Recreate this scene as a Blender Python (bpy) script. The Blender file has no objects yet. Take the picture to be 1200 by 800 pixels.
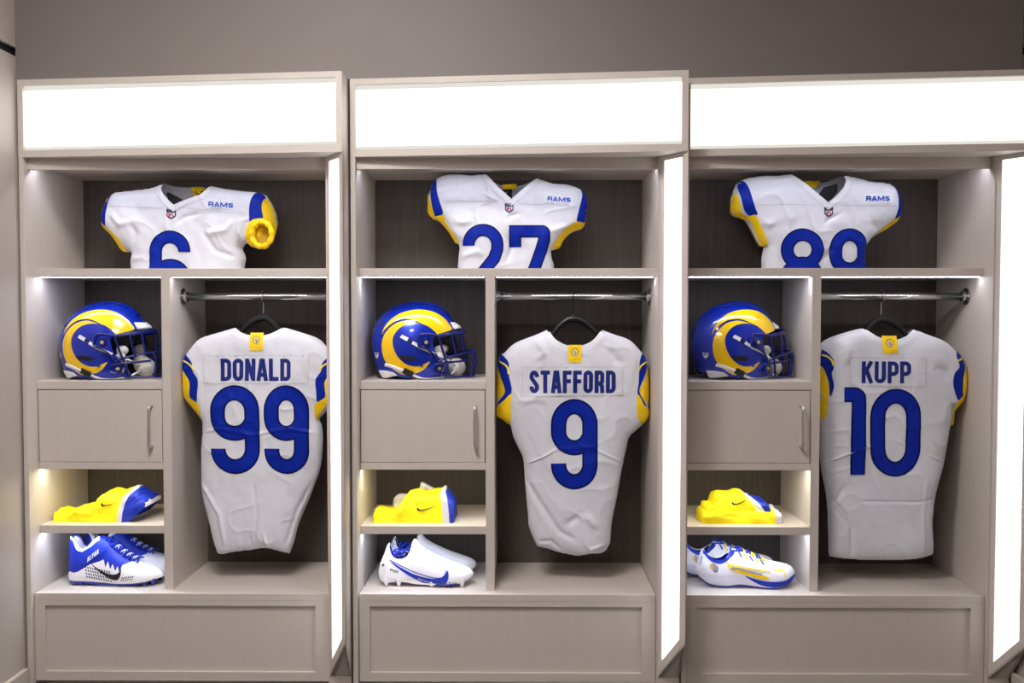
import bpy, bmesh, math, random
import numpy as np
from mathutils import Vector, Matrix, Euler
from mathutils.geometry import delaunay_2d_cdt

random.seed(7)
COL = bpy.context.scene.collection
PI = math.pi

# ------------------------------------------------------------------ camera
F = 1040.0            # focal length in pixels of a 1200 px wide frame
D0 = 2.726            # camera to the shelf fronts (Y = 0)
EYE = 1.205
ca = bpy.data.cameras.new('camera')
cam = bpy.data.objects.new('camera', ca)
COL.objects.link(cam)
ca.sensor_width = 36.0
ca.lens = F / 1200 * 36.0
ca.clip_start = 0.05
cam.location = (0, -D0, EYE)
cam.rotation_euler = Euler((PI / 2 - math.atan(34 / F), 0, math.atan(10 / F)), 'XYZ')
bpy.context.scene.camera = cam
RM = cam.rotation_euler.to_matrix()


def at(px, py, Y):
    """point of the plane Y = const seen at a photo pixel"""
    d = RM @ Vector(((px - 600) / F, -(py - 400) / F, -1))
    t = (Y + D0) / d.y
    return Vector((d.x * t, Y, EYE + d.z * t))


def zat(py, Y, px=600):
    return at(px, py, Y).z


# ------------------------------------------------------------------ materials
def s2l(c):
    return tuple((v / 255 / 12.92) if v / 255 <= 0.04045 else ((v / 255 + 0.055) / 1.055) ** 2.4 for v in c)


def mat(name, rgb, rough=0.5, metal=0.0, coat=0.0, bump=0.0, bscale=200.0, var=0.0, vscale=(6, 6, 6), spec=0.5,
        sheen=0.0, flake=0.0):
    m = bpy.data.materials.new(name)
    m.use_nodes = True
    nt = m.node_tree
    b = nt.nodes['Principled BSDF']
    c = s2l(rgb) + (1,)
    b.inputs['Base Color'].default_value = c
    b.inputs['Roughness'].default_value = rough
    b.inputs['Metallic'].default_value = metal
    b.inputs['Coat Weight'].default_value = coat
    b.inputs['Coat Roughness'].default_value = 0.04
    b.inputs['Specular IOR Level'].default_value = spec
    b.inputs['Sheen Weight'].default_value = sheen
    tc = nt.nodes.new('ShaderNodeTexCoord')
    if var:
        mp = nt.nodes.new('ShaderNodeMapping')
        mp.inputs['Scale'].default_value = vscale
        nz = nt.nodes.new('ShaderNodeTexNoise')
        nz.inputs['Scale'].default_value = 1.0
        nz.inputs['Detail'].default_value = 5.0
        nz.inputs['Roughness'].default_value = 0.65
        mx = nt.nodes.new('ShaderNodeMix')
        mx.data_type = 'RGBA'
        mx.inputs[6].default_value = tuple(v * (1 - var) for v in c[:3]) + (1,)
        mx.inputs[7].default_value = tuple(min(1, v * (1 + var)) for v in c[:3]) + (1,)
        nt.links.new(tc.outputs['Object'], mp.inputs['Vector'])
        nt.links.new(mp.outputs['Vector'], nz.inputs['Vector'])
        rp = nt.nodes.new('ShaderNodeMapRange')
        rp.inputs[1].default_value = 0.3
        rp.inputs[2].default_value = 0.7
        nt.links.new(nz.outputs['Fac'], rp.inputs[0])
        nt.links.new(rp.outputs[0], mx.inputs[0])
        nt.links.new(mx.outputs[2], b.inputs['Base Color'])
    if bump:
        nb = nt.nodes.new('ShaderNodeTexNoise')
        nb.inputs['Scale'].default_value = bscale
        nb.inputs['Detail'].default_value = 3.0
        bp = nt.nodes.new('ShaderNodeBump')
        bp.inputs['Strength'].default_value = bump
        bp.inputs['Distance'].default_value = 0.002
        nt.links.new(tc.outputs['Object'], nb.inputs['Vector'])
        nt.links.new(nb.outputs['Fac'], bp.inputs['Height'])
        nt.links.new(bp.outputs['Normal'], b.inputs['Normal'])
    return m


def emit(name, rgb, strength):
    m = bpy.data.materials.new(name)
    m.use_nodes = True
    nt = m.node_tree
    nt.nodes.clear()
    e = nt.nodes.new('ShaderNodeEmission')
    e.inputs['Color'].default_value = s2l(rgb) + (1,)
    e.inputs['Strength'].default_value = strength
    o = nt.nodes.new('ShaderNodeOutputMaterial')
    nt.links.new(e.outputs[0], o.inputs[0])
    return m


M = dict(
    lam=mat('greige laminate', (202, 193, 186), 0.45, var=0.022, vscale=(90, 90, 3), bump=0.02, bscale=90),
    dark=mat('dark brown wood veneer', (84, 76, 71), 0.55, var=0.24, vscale=(170, 170, 4)),
    wall=mat('greige painted wall', (124, 116, 114), 0.6, var=0.03, vscale=(1.5, 1.5, 1.5)),
    seam=mat('black gap', (12, 11, 11), 0.9),
    panel=mat('greige wall panel', (178, 169, 163), 0.5, var=0.03, vscale=(2, 2, 2)),
    base=mat('baseboard paint', (186, 176, 168), 0.5),
    floor=mat('grey carpet', (92, 88, 86), 0.95, bump=0.6, bscale=500, var=0.15, vscale=(60, 60, 60)),
    ceil=mat('ceiling paint', (200, 196, 192), 0.9, var=0.02),
    chrome=mat('polished chrome', (205, 207, 210), 0.12, metal=1.0),
    nickel=mat('brushed nickel', (205, 203, 202), 0.35, metal=1.0),
    white=mat('white jersey mesh', (219, 220, 230), 0.75, bump=0.12, bscale=900, sheen=0.15),
    lining=mat('white jersey lining', (205, 204, 208), 0.85),
    seamw=mat('white seam tape', (226, 227, 235), 0.7),
    blue=mat('royal blue twill', (0, 36, 156), 0.55, bump=0.05, bscale=700, spec=0.2),
    navy=mat('dark blue number border', (0, 14, 88), 0.55, spec=0.2),
    ink=mat('dark blue lettering', (2, 28, 120), 0.55),
    yellow=mat('sol yellow knit', (255, 214, 0), 0.7, bump=0.1, bscale=800),
    yellowp=mat('bright yellow knit', (255, 232, 0), 0.75, bump=0.15, bscale=500),
    black=mat('black velvet', (14, 14, 15), 0.8),
    rubber=mat('black plastic', (16, 16, 18), 0.4),
    hblue=mat('metallic royal blue helmet paint', (0, 42, 182), 0.26, metal=0.35, coat=1.0),
    hyel=mat('glossy yellow horn decal', (255, 206, 0), 0.2, coat=1.0),
    hline=mat('dark blue horn line', (10, 24, 96), 0.2, coat=1.0),
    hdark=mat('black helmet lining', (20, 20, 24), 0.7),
    mask=mat('dark blue powder coated steel', (4, 20, 110), 0.3, coat=0.3),
    pad=mat('off white padding', (222, 218, 212), 0.5),
    strap=mat('white strap', (236, 236, 238), 0.5),
    shoew=mat('white shoe knit', (240, 240, 246), 0.45, bump=0.1, bscale=400),
    soleg=mat('pale lilac grey foam', (222, 222, 240), 0.5),
    clear=mat('blue translucent plate', (16, 48, 150), 0.2, coat=0.5),
    shoeb=mat('royal blue shoe knit', (10, 44, 176), 0.55, bump=0.15, bscale=400),
    red=mat('crest red', (190, 30, 45), 0.6),
    crest=mat('crest navy', (20, 38, 80), 0.6),
    silver=mat('silver grey print', (150, 156, 172), 0.5),
    head=emit('lit acrylic panel', (255, 253, 250), 2.6),
    fin=emit('lit acrylic strip', (250, 251, 255), 3.0),
    led=emit('cool white led tape', (228, 236, 255), 54),
    ledh=emit('soft white led tape', (240, 243, 255), 30),
    ledw=emit('warm white led tape', (255, 250, 226), 70),
    headw=emit('warm lit acrylic panel', (255, 248, 232), 1.5),
    lamp=emit('ceiling lamp', (255, 249, 245), 46), lamp2=emit('dimmer ceiling lamp', (255, 249, 245), 22),
    edge=emit('dim cream acrylic edge', (242, 238, 228), 0.9),
    ledu=emit('display led tape', (236, 240, 255), 38),
)


# ------------------------------------------------------------------ object helpers
ORG = {}


def empty(name, loc, label=None, cat=None, group=None, rz=0.0):
    o = bpy.data.objects.new(name, None)
    COL.objects.link(o)
    o.location = loc
    o.rotation_euler = (0, 0, rz)
    o.empty_display_size = 0.05
    ORG[o] = Vector(loc)
    tag(o, label, cat, group)
    return o


def tag(o, label=None, cat=None, group=None, kind=None):
    if label: o['label'] = label
    if cat: o['category'] = cat
    if group: o['group'] = group
    if kind: o['kind'] = kind
    return o


def mesh(name, vs, fs, m, parent=None, smooth=False, mats=None, midx=None, local=False):
    """vs in world space unless local; parented parts are stored relative to their thing"""
    me = bpy.data.meshes.new(name)
    org = Vector((0, 0, 0))
    if parent is not None:
        r = parent
        while r.parent: r = r.parent
        if not local: org = ORG.get(r, org)
    me.from_pydata([tuple(Vector(v) - org) for v in vs], [], [tuple(f) for f in fs])
    for mm in (mats or [m]): me.materials.append(mm)
    if midx is not None:
        me.polygons.foreach_set('material_index', midx)
    if smooth:
        me.polygons.foreach_set('use_smooth', [True] * len(me.polygons))
    me.update()
    o = bpy.data.objects.new(name, me)
    COL.objects.link(o)
    if parent is not None: o.parent = parent
    return o


class MB:
    def __init__(s): s.v = []; s.f = []

    def add(s, v, f):
        n = len(s.v); s.v += [tuple(p) for p in v]; s.f += [tuple(i + n for i in q) for q in f]
        return s

    def box(s, x0, x1, y0, y1, z0, z1):
        v = [(x, y, z) for x in (x0, x1) for y in (y0, y1) for z in (z0, z1)]
        return s.add(v, [(0, 1, 3, 2), (4, 6, 7, 5), (0, 4, 5, 1), (2, 3, 7, 6), (0, 2, 6, 4), (1, 5, 7, 3)])

    def prism(s, poly, z0, z1):
        """vertical prism; z0/z1 number or function of (x, y)"""
        g = lambda z, p: z(p) if callable(z) else z
        n = len(poly)
        v = [(p[0], p[1], g(z0, p)) for p in poly] + [(p[0], p[1], g(z1, p)) for p in poly]
        f = [tuple(range(n - 1, -1, -1)), tuple(range(n, 2 * n))] + [(i, (i + 1) % n, n + (i + 1) % n, n + i) for i in range(n)]
        return s.add(v, f)

    def tube(s, pts, r, n=8, cap=True, closed=False):
        pts = [Vector(p) for p in pts]
        N = len(pts)
        rr = r if isinstance(r, (list, tuple)) else [r] * N
        up = None; vs = []
        for i in range(N):
            a = pts[(i - 1) % N] if (closed or i > 0) else pts[i]
            b = pts[(i + 1) % N] if (closed or i < N - 1) else pts[i]
            t = (b - a).normalized()
            if up is None:
                up = Vector((0, 0, 1)) if abs(t.z) < 0.9 else Vector((1, 0, 0))
            sd = t.cross(up).normalized(); up = sd.cross(t).normalized()
            for k in range(n):
                an = 2 * PI * k / n
                vs.append(pts[i] + (sd * math.cos(an) + up * math.sin(an)) * rr[i])
        fs = []
        for i in range(N if closed else N - 1):
            j = (i + 1) % N
            for k in range(n):
                fs.append((i * n + k, i * n + (k + 1) % n, j * n + (k + 1) % n, j * n + k))
        if cap and not closed:
            fs += [tuple(range(n))[::-1], tuple((N - 1) * n + k for k in range(n))]
        return s.add(vs, fs)

    def ellipsoid(s, c, r, nu=20, nv=12):
        vs = []; fs = []
        for j in range(nv + 1):
            ph = PI * j / nv
            for i in range(nu):
                th = 2 * PI * i / nu
                vs.append((c[0] + r[0] * math.sin(ph) * math.cos(th), c[1] + r[1] * math.sin(ph) * math.sin(th), c[2] + r[2] * math.cos(ph)))
        for j in range(nv):
            for i in range(nu):
                fs.append((j * nu + i, (j + 1) * nu + i, (j + 1) * nu + (i + 1) % nu, j * nu + (i + 1) % nu))
        return s.add(vs, fs)

    def build(s, name, m, parent=None, smooth=False, bevel=0.0, local=False):
        o = mesh(name, s.v, s.f, m, parent, smooth, local=local)
        bm = bmesh.new(); bm.from_mesh(o.data)
        bmesh.ops.recalc_face_normals(bm, faces=bm.faces)
        bm.to_mesh(o.data); bm.free()
        if bevel:
            b = o.modifiers.new('bevel', 'BEVEL'); b.width = bevel; b.segments = 2; b.limit_method = 'ANGLE'
        return o


def children(o): return [c for c in COL.objects if c.parent == o]


def copy_tree(o, parent=None):
    c = o.copy(); COL.objects.link(c); c.parent = parent
    for ch in children(o): copy_tree(ch, c)
    return c


def struct(o): o['kind'] = 'structure'; return o


# ------------------------------------------------------------------ 2D helpers
def catmull(pts, n=6, closed=False):
    P = [np.array(p, float) for p in pts]; N = len(P); out = []
    for i in range(N if closed else N - 1):
        if closed: a, b, c, d = P[i - 1], P[i], P[(i + 1) % N], P[(i + 2) % N]
        else: a, b, c, d = P[max(i - 1, 0)], P[i], P[i + 1], P[min(i + 2, N - 1)]
        for k in range(n):
            t = k / n
            out.append(0.5 * (2 * b + (c - a) * t + (2 * a - 5 * b + 4 * c - d) * t * t + (3 * b - a - 3 * c + d) * t ** 3))
    if not closed: out.append(P[-1])
    return [tuple(p) for p in out]


def densify(poly, h, closed=True):
    out = []; N = len(poly)
    for i in range(N if closed else N - 1):
        a = np.array(poly[i], float); b = np.array(poly[(i + 1) % N], float)
        k = max(1, int(math.ceil(np.linalg.norm(b - a) / h)))
        for j in range(k): out.append(tuple(a + (b - a) * j / k))
    if not closed: out.append(tuple(poly[-1]))
    return out


def pip(pts, polys):
    pts = np.asarray(pts, float); ins = np.zeros(len(pts), bool)
    x, y = pts[:, 0], pts[:, 1]
    for poly in polys:
        P = np.asarray(poly, float); Q = np.roll(P, -1, 0)
        for (x1, y1), (x2, y2) in zip(P, Q):
            if y1 == y2: continue
            c = ((y1 > y) != (y2 > y)) & (x < (x2 - x1) * (y - y1) / (y2 - y1) + x1)
            ins ^= c
    return ins


def dist(pts, polys, closed=True):
    pts = np.asarray(pts, float); d = np.full(len(pts), 1e9)
    for poly in polys:
        P = np.asarray(poly, float); Q = np.roll(P, -1, 0)
        if not closed: P = P[:-1]; Q = Q[:-1]
        for a, b in zip(P, Q):
            ab = b - a; L = ab @ ab
            if L < 1e-14: continue
            t = np.clip(((pts - a) @ ab) / L, 0, 1)
            q = pts - (a + t[:, None] * ab)
            d = np.minimum(d, np.hypot(q[:, 0], q[:, 1]))
    return d


def tri_region(polys, h):
    """triangulate the even-odd inside of polygons with hex grid points; returns points, triangles, boundary flag"""
    polys = [densify(p, h) for p in polys]
    allp = np.concatenate([np.array(p) for p in polys])
    lo, hi = allp.min(0), allp.max(0)
    g = []
    r = 0; y = lo[1]
    while y <= hi[1]:
        x = lo[0] + (h / 2 if r % 2 else 0)
        while x <= hi[0]:
            g.append((x, y)); x += h
        y += h * 0.866; r += 1
    g = np.array(g) if g else np.zeros((0, 2))
    if len(g):
        g = g[pip(g, polys)]
        if len(g): g = g[dist(g, polys) > h * 0.45]
    vs = [Vector(p) for p in allp]; ed = []; o = 0
    for p in polys:
        n = len(p); ed += [(o + i, o + (i + 1) % n) for i in range(n)]; o += n
    vs += [Vector(p) for p in g]
    V, E, T, ov, oe, of = delaunay_2d_cdt(vs, ed, [], 0, 1e-7)
    V = np.array([tuple(v) for v in V]); T = np.array([t for t in T if len(t) == 3])
    T = T[pip(V[T].mean(1), polys)]
    used = np.unique(T); mp = -np.ones(len(V), int); mp[used] = np.arange(len(used))
    return V[used], mp[T], polys


_lat = {}


def vnoise(x, y, sc, seed=0):
    if seed not in _lat: _lat[seed] = np.random.RandomState(seed).rand(64, 64) * 2 - 1
    L = _lat[seed]; X = np.asarray(x) / sc; Y = np.asarray(y) / sc
    i = np.floor(X).astype(int); j = np.floor(Y).astype(int); u = X - i; v = Y - j
    u = u * u * (3 - 2 * u); v = v * v * (3 - 2 * v)
    g = lambda a, b: L[a % 64, b % 64]
    return (g(i, j) * (1 - u) + g(i + 1, j) * u) * (1 - v) + (g(i, j + 1) * (1 - u) + g(i + 1, j + 1) * u) * v


# ------------------------------------------------------------------ stroke lettering
def arc(cx, cy, rx, ry, a0, a1, n=10):
    return [(cx + rx * math.cos(math.radians(a0 + (a1 - a0) * i / n)), cy + ry * math.sin(math.radians(a0 + (a1 - a0) * i / n))) for i in range(n + 1)]


def glyph(ch, w, t):
    """centre lines of a condensed capital of height 1 and width w, stroke t: list of (points, closed)"""
    a = t / 2; l, r = a, w - a; b, T = a, 1 - a; m = w / 2; R = min(0.2, (w - t) / 2)
    rr = (r - l) / 2
    if ch == 'D': return [([(l, b)] + arc(r - R, b + R, R, R, -90, 0) + arc(r - R, T - R, R, R, 0, 90) + [(l, T)], True)]
    if ch == 'O': return [(arc(m, T - R, rr, R, 0, 180) + arc(m, b + R, rr, R, 180, 360), True)]
    if ch == 'N': return [([(l, 0), (l, 1)], False), ([(r, 0), (r, 1)], False), ([(l, 0.97), (r, 0.03)], False)]
    if ch == 'A': return [([(a * .7, 0), (m - t * .22, T), (m + t * .22, T), (w - a * .7, 0)], False), ([(w * .22, .27), (w * .78, .27)], False)]
    if ch == 'L': return [([(l, 1), (l, b), (w, b)], False)]
    if ch == 'T': return [([(0, T), (w, T)], False), ([(m, 0), (m, T)], False)]
    if ch == 'F': return [([(l, 0), (l, T), (w, T)], False), ([(l, .53), (w * .93, .53)], False)]
    if ch == 'E': return [([(w, b), (l, b), (l, T), (w, T)], False), ([(l, .52), (w * .93, .52)], False)]
    if ch == 'P': return [([(l, 0), (l, T)] + arc(r - R, T - R * .9, R, R * .9, 90, 0) + arc(r - R, .43 + R * .9, R, R * .9, 0, -90) + [(l, .43)], False)]
    if ch == 'R': return glyph('P', w, t) + [([(r - R * .8, .44), (r - .01, .3), (r + .005, 0)], False)]
    if ch == 'U': return [([(l, 1)] + arc(m, b + R, rr, R, 180, 360) + [(r, 1)], False)]
    if ch == 'K': return [([(l, 0), (l, 1)], False), ([(r + .01, 1), (l + .03, .42)], False), ([(l + a * 1.6, .55), (r + .02, 0)], False)]
    if ch == 'M': return [([(l, 0), (l, 1 - a * .4), (m, .2), (r, 1 - a * .4), (r, 0)], False)]
    if ch == 'H': return [([(l, 0), (l, 1)], False), ([(r, 0), (r, 1)], False), ([(l, .5), (r, .5)], False)]
    if ch == 'I': return [([(m, 0), (m, 1)], False)]
    if ch == 'S':
        q = (T - .5) / 2
        return [(arc(m, T - q, rr, q, 0, 180, 12) + [(l + w * .06, T - q - .07), (r - w * .06, b + q + .07)] + arc(m, b + q, rr, q, 0, -180, 12), False)]
    if ch == '9':
        k = min(.205, rr * 1.15)
        return [([(l, .287)] + arc(m, b + k * .95, rr, k * .95, 180, 360, 14) + arc(m, T - k, rr, k, 0, 180, 16) +
                 arc(m, .46 + k * .9, rr, k * .9, 180, 338, 14), False)]
    if ch == '6': return [([(w - x, 1 - y) for x, y in p], c) for p, c in glyph('9', w, t)]
    if ch == '0':
        k = min(.24, rr * 1.2)
        return [(arc(m, T - k, rr, k, 0, 180, 16) + arc(m, b + k, rr, k, 180, 360, 16), True)]
    if ch == '8':
        q1 = (T - .52) / 2; q2 = (.54 - b) / 2
        return [(arc(m, T - q1, rr * .97, q1, 0, 360, 30)[:-1], True), (arc(m, b + q2, rr, q2, 0, 360, 30)[:-1], True)]
    if ch == '1': return [([(0, T)] + arc(w - a - .05, T - .05, .05, .05, 90, 0, 5) + [(w - a, 0)], False)]
    if ch == '2':
        k = min(rr * 1.1, T - .71)
        return [([(l, .70)] + arc(m, T - k, rr, k, 180, 0, 16) + [(r - .005, .64), (r - .05, .52), (l + .06, .16), (l + .02, b), (w, b)], False)]
    if ch == '7': return [([(l, .70), (l, T)] + arc(r - .03, T - .03, .03, .03, 90, 0, 4) + [(r, .80), (r - .04, .66), (w * .36, 0)], False)]
    return []


def ribbon(pts, t, closed=False, h=0.005, na=4):
    """quad strip around a centre line -> points, quads"""
    P = densify(pts, h, closed); N = len(P); A = np.array(P)
    vs = []; fs = []
    for i in range(N):
        p = A[(i - 1) % N] if (closed or i > 0) else None
        q = A[(i + 1) % N] if (closed or i < N - 1) else None
        d1 = (A[i] - p) if p is not None else (q - A[i])
        d2 = (q - A[i]) if q is not None else (A[i] - p)
        d1 = d1 / (np.linalg.norm(d1) + 1e-12); d2 = d2 / (np.linalg.norm(d2) + 1e-12)
        n1 = np.array((-d1[1], d1[0])); n2 = np.array((-d2[1], d2[0]))
        n = n1 + n2; L = np.linalg.norm(n)
        n = n / L if L > 1e-6 else n1
        c = max(0.70, float(n @ n1))
        for k in range(na + 1):
            vs.append(A[i] + n * (t / 2 / c) * (2 * k / na - 1))
    for i in range(N if closed else N - 1):
        j = (i + 1) % N
        for k in range(na):
            fs.append((i * (na + 1) + k, j * (na + 1) + k, j * (na + 1) + k + 1, i * (na + 1) + k + 1))
    return vs, fs


def text_strokes(txt, x0, x1, z0, z1, t=0.2, gap=0.1, widths=None, narrow=1.0, h=0.005, na=4):
    """letters fitted to a box -> points, quads in 2D"""
    H = z1 - z0
    ws = [(widths or {}).get(c, {'I': t * 1.1, 'M': 1.35, 'L': .92, 'T': .95, 'F': .9}.get(c, 1.0)) for c in txt]
    total = sum(ws); wu = ((x1 - x0) / H - gap * (len(txt) - 1)) / total
    V = []; Fc = []; x = x0
    for c, wr in zip(txt, ws):
        w = wr * wu
        for pts, cl in glyph(c, w, t):
            v, f = ribbon([(x + a * H, z0 + b * H) for a, b in pts], t * H * narrow, cl, h, na)
            n = len(V); V += v; Fc += [tuple(i + n for i in q) for q in f]
        x += (w + gap) * H
    return np.array(V), Fc


# ------------------------------------------------------------------ cloth built as an inflated, creased sheet
class Cloth:
    def __init__(s, sil, Y0, T, lam=0.03, step=0.003, seed=1, wr=0.004, creases=(), zmin=None, dir=(1, 1), xlim=None):
        s.xlim = xlim
        s.sil = sil; s.Y0 = Y0; s.T = T; s.seed = seed; s.wr = wr; s.creases = creases; s.zmin = zmin; s.dir = dir
        P = np.array(sil); lo = P.min(0) - 5 * step; hi = P.max(0) + 5 * step
        nx = int((hi[0] - lo[0]) / step) + 1; nz = int((hi[1] - lo[1]) / step) + 1
        gx, gz = np.meshgrid(lo[0] + np.arange(nx) * step, lo[1] + np.arange(nz) * step, indexing='ij')
        inside = pip(np.stack([gx.ravel(), gz.ravel()], 1), [sil]).reshape(nx, nz)
        u = np.zeros((nx, nz)); k = (step / lam) ** 2
        for _ in range(500):
            v = np.zeros_like(u)
            v[1:-1, 1:-1] = (u[:-2, 1:-1] + u[2:, 1:-1] + u[1:-1, :-2] + u[1:-1, 2:] + k) / (4 + k)
            u = np.where(inside, v, 0)
        s.lo = lo; s.step = step; s.u = u

    def H(s, x, z):
        x = np.asarray(x, float); z = np.asarray(z, float)
        X = np.clip((x - s.lo[0]) / s.step, 0, s.u.shape[0] - 2); Z = np.clip((z - s.lo[1]) / s.step, 0, s.u.shape[1] - 2)
        i = X.astype(int); j = Z.astype(int); a = X - i; b = Z - j
        u = (s.u[i, j] * (1 - a) + s.u[i + 1, j] * a) * (1 - b) + (s.u[i, j + 1] * (1 - a) + s.u[i + 1, j + 1] * a) * b
        u = np.clip(u, 0, 1)
        h = s.T * np.sqrt(u)
        wgt = np.clip(u * 3, 0, 1)
        dx, dz = s.dir
        w = vnoise(x * dx, z * dz, 0.09, s.seed) * 1.0 + vnoise(x * dx + .3, z * dz, 0.042, s.seed + 1) * .5 + vnoise(x, z, 0.02, s.seed + 2) * .14
        rid = 1 - np.abs(vnoise(x + .35 * z, z - .25 * x, 0.07, s.seed + 3)) * 2.2
        w = w + np.clip(rid, 0, 1) ** 3 * .55
        h = h + s.wr * w * wgt
        pts = np.stack([x.ravel(), z.ravel()], 1)
        for line, wd, amp in s.creases:
            d = dist(pts, [line], closed=False).reshape(x.shape)
            L = np.array(line); t0 = L[0]; t1 = L[-1]
            e = np.minimum(np.hypot(x - t0[0], z - t0[1]), np.hypot(x - t1[0], z - t1[1]))
            h = h + amp * np.exp(-(d / wd) ** 2) * np.clip(e / .03, 0, 1) * wgt
        return h

    def lift(s, V, off=0.0, side=-1, scale=1.0):
        V = np.asarray(V, float); h = s.H(V[:, 0], V[:, 1]) * scale
        z = V[:, 1].copy()
        if s.zmin is not None: z = np.maximum(z, s.zmin)
        xx = np.clip(V[:, 0], *s.xlim) if s.xlim else V[:, 0]
        return np.stack([xx, s.Y0 + side * (h + off), z], 1)

    def sheet(s, polys, h=0.004, off=0.0, side=-1, scale=1.0, pin=True):
        V, T, P = tri_region(polys, h)
        W = s.lift(V, off, side, scale)
        if s.zmin is not None:
            keep = ~(V[T][:, :, 1] < s.zmin).all(1); T = T[keep]
        if pin:
            d = dist(V, [s.sil]); W[d < 2e-4, 1] = s.Y0
        T = [tuple(t) if side > 0 else tuple(t) for t in T]
        return W, T

    def decal(s, polys, name, m, parent, off=0.0012, h=0.005, both=False):
        mb = MB(); W, T = s.sheet(polys, h, off, pin=False); mb.add(W, T)
        if both:
            W, T = s.sheet(polys, h, off, 1, pin=False); fixn(mesh(name, W, T, m, parent, True))
        o = mesh(name, mb.v, mb.f, m, parent, True); fixn(o)
        return o

    def strokes(s, V, Fc, name, m, parent, off=0.0012):
        W = s.lift(V, off)
        if s.zmin is not None: Fc = [f for f in Fc if max(V[i][1] for i in f) > s.zmin]
        return fixn(mesh(name, W, Fc, m, parent, True))


def fixn(o):
    """turn faces of a one sided sheet towards -Y for clean shading"""
    bm = bmesh.new(); bm.from_mesh(o.data)
    bmesh.ops.recalc_face_normals(bm, faces=bm.faces)
    bm.to_mesh(o.data); bm.free()
    return o


def crop(ox, oy, s, Y):
    """crop pixels -> (X, Z) on the plane Y"""
    def f(pts):
        out = []
        for u, v in pts:
            p = at(ox + u / s, oy + v / s, Y); out.append((p.x, p.z))
        return out
    return f


def band(poly, wid):
    return poly


# ------------------------------------------------------------------ the room
YB = 0.31            # inner back of the lockers
YF = -0.055          # fronts of the locker sides
HT = zat(92.5, YF, 411)
XW0, XW1 = -1.5165, 1.4905
CEIL = 2.62
REAR = -3.15

struct(MB().box(XW0 - 1.0, XW1 + 1.0, REAR - .1, .5, -.1, 0).build('floor', M['floor']))
struct(MB().box(XW0 - 1.0, XW1 + 1.0, REAR - .1, .5, CEIL, CEIL + .1).build('ceiling', M['ceil']))
wb = MB().box(XW0 - .1, XW1 + .1, .36, .46, 0, CEIL)
wb.box(XW0, XW1, -.05, .36, HT + .001, CEIL)
struct(wb.build('wall_back', M['wall']))
zg = zat(60, -.06, 21)
lw = MB().box(XW0 - .1, XW0, REAR, .36, 0, zg - .012)
lw.box(XW0 - .1, XW0, REAR, .36, zg + .014, CEIL)
struct(lw.build('wall_left', M['panel'], bevel=.001))
struct(MB().box(XW0 - .1, XW0 - .012, REAR, .36, zg - .012, zg + .014).build('trim_1', M['seam']))
rw = MB().box(XW1 + .006, XW1 + .1, REAR, .36, 0, zg - .012)
rw.box(XW1 + .006, XW1 + .1, REAR, .36, zg + .014, CEIL)
struct(rw.build('wall_right', M['panel'], bevel=.001))
struct(MB().box(XW1 + .02, XW1 + .1, REAR, .36, zg - .012, zg + .014).build('trim_2', M['seam']))
struct(MB().box(XW0 - .1, XW1 + .1, REAR - .1, REAR, 0, CEIL).build('wall_front', M['wall']))
zbb = zat(783, -.07, 32)
for nm, xa, xb in (('baseboard_left', XW0, XW0 + .016), ('baseboard_right', XW1 - .010, XW1 + .006)):
    b = MB().box(xa, xb, REAR, -.064, 0, zbb)
    struct(b.build(nm, M['base'], bevel=.004))

# ------------------------------------------------------------------ lockers
K = D0 / F
XL, XR = -.5105, .4835
XI, XJ = -.4955, .414           # inner faces of the side walls
DV0, DV1 = (569 - 610) * K, (579.3 - 610) * K
zh0, zh1 = zat(183.8, YF, 411), HT
YR = -.145
zShelf1, zShelf0 = zat(314.3, 0), zat(324.3, 0)
zHel1, zHel0 = zat(446.6, 0), zat(456.5, 0)
zRail1, zRail0 = zat(542.3, 0), zat(550.5, 0)
zGar1, zGar0 = zat(616.5, 0), zat(626, 0)
YBF = -.04
zBench = zat(696.4, YBF)
zBase = zat(799, YBF)
zCeil = zat(211, YB)
zVal1, zVal0 = zat(184.5, -.03), zat(198.2, -.03)


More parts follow.
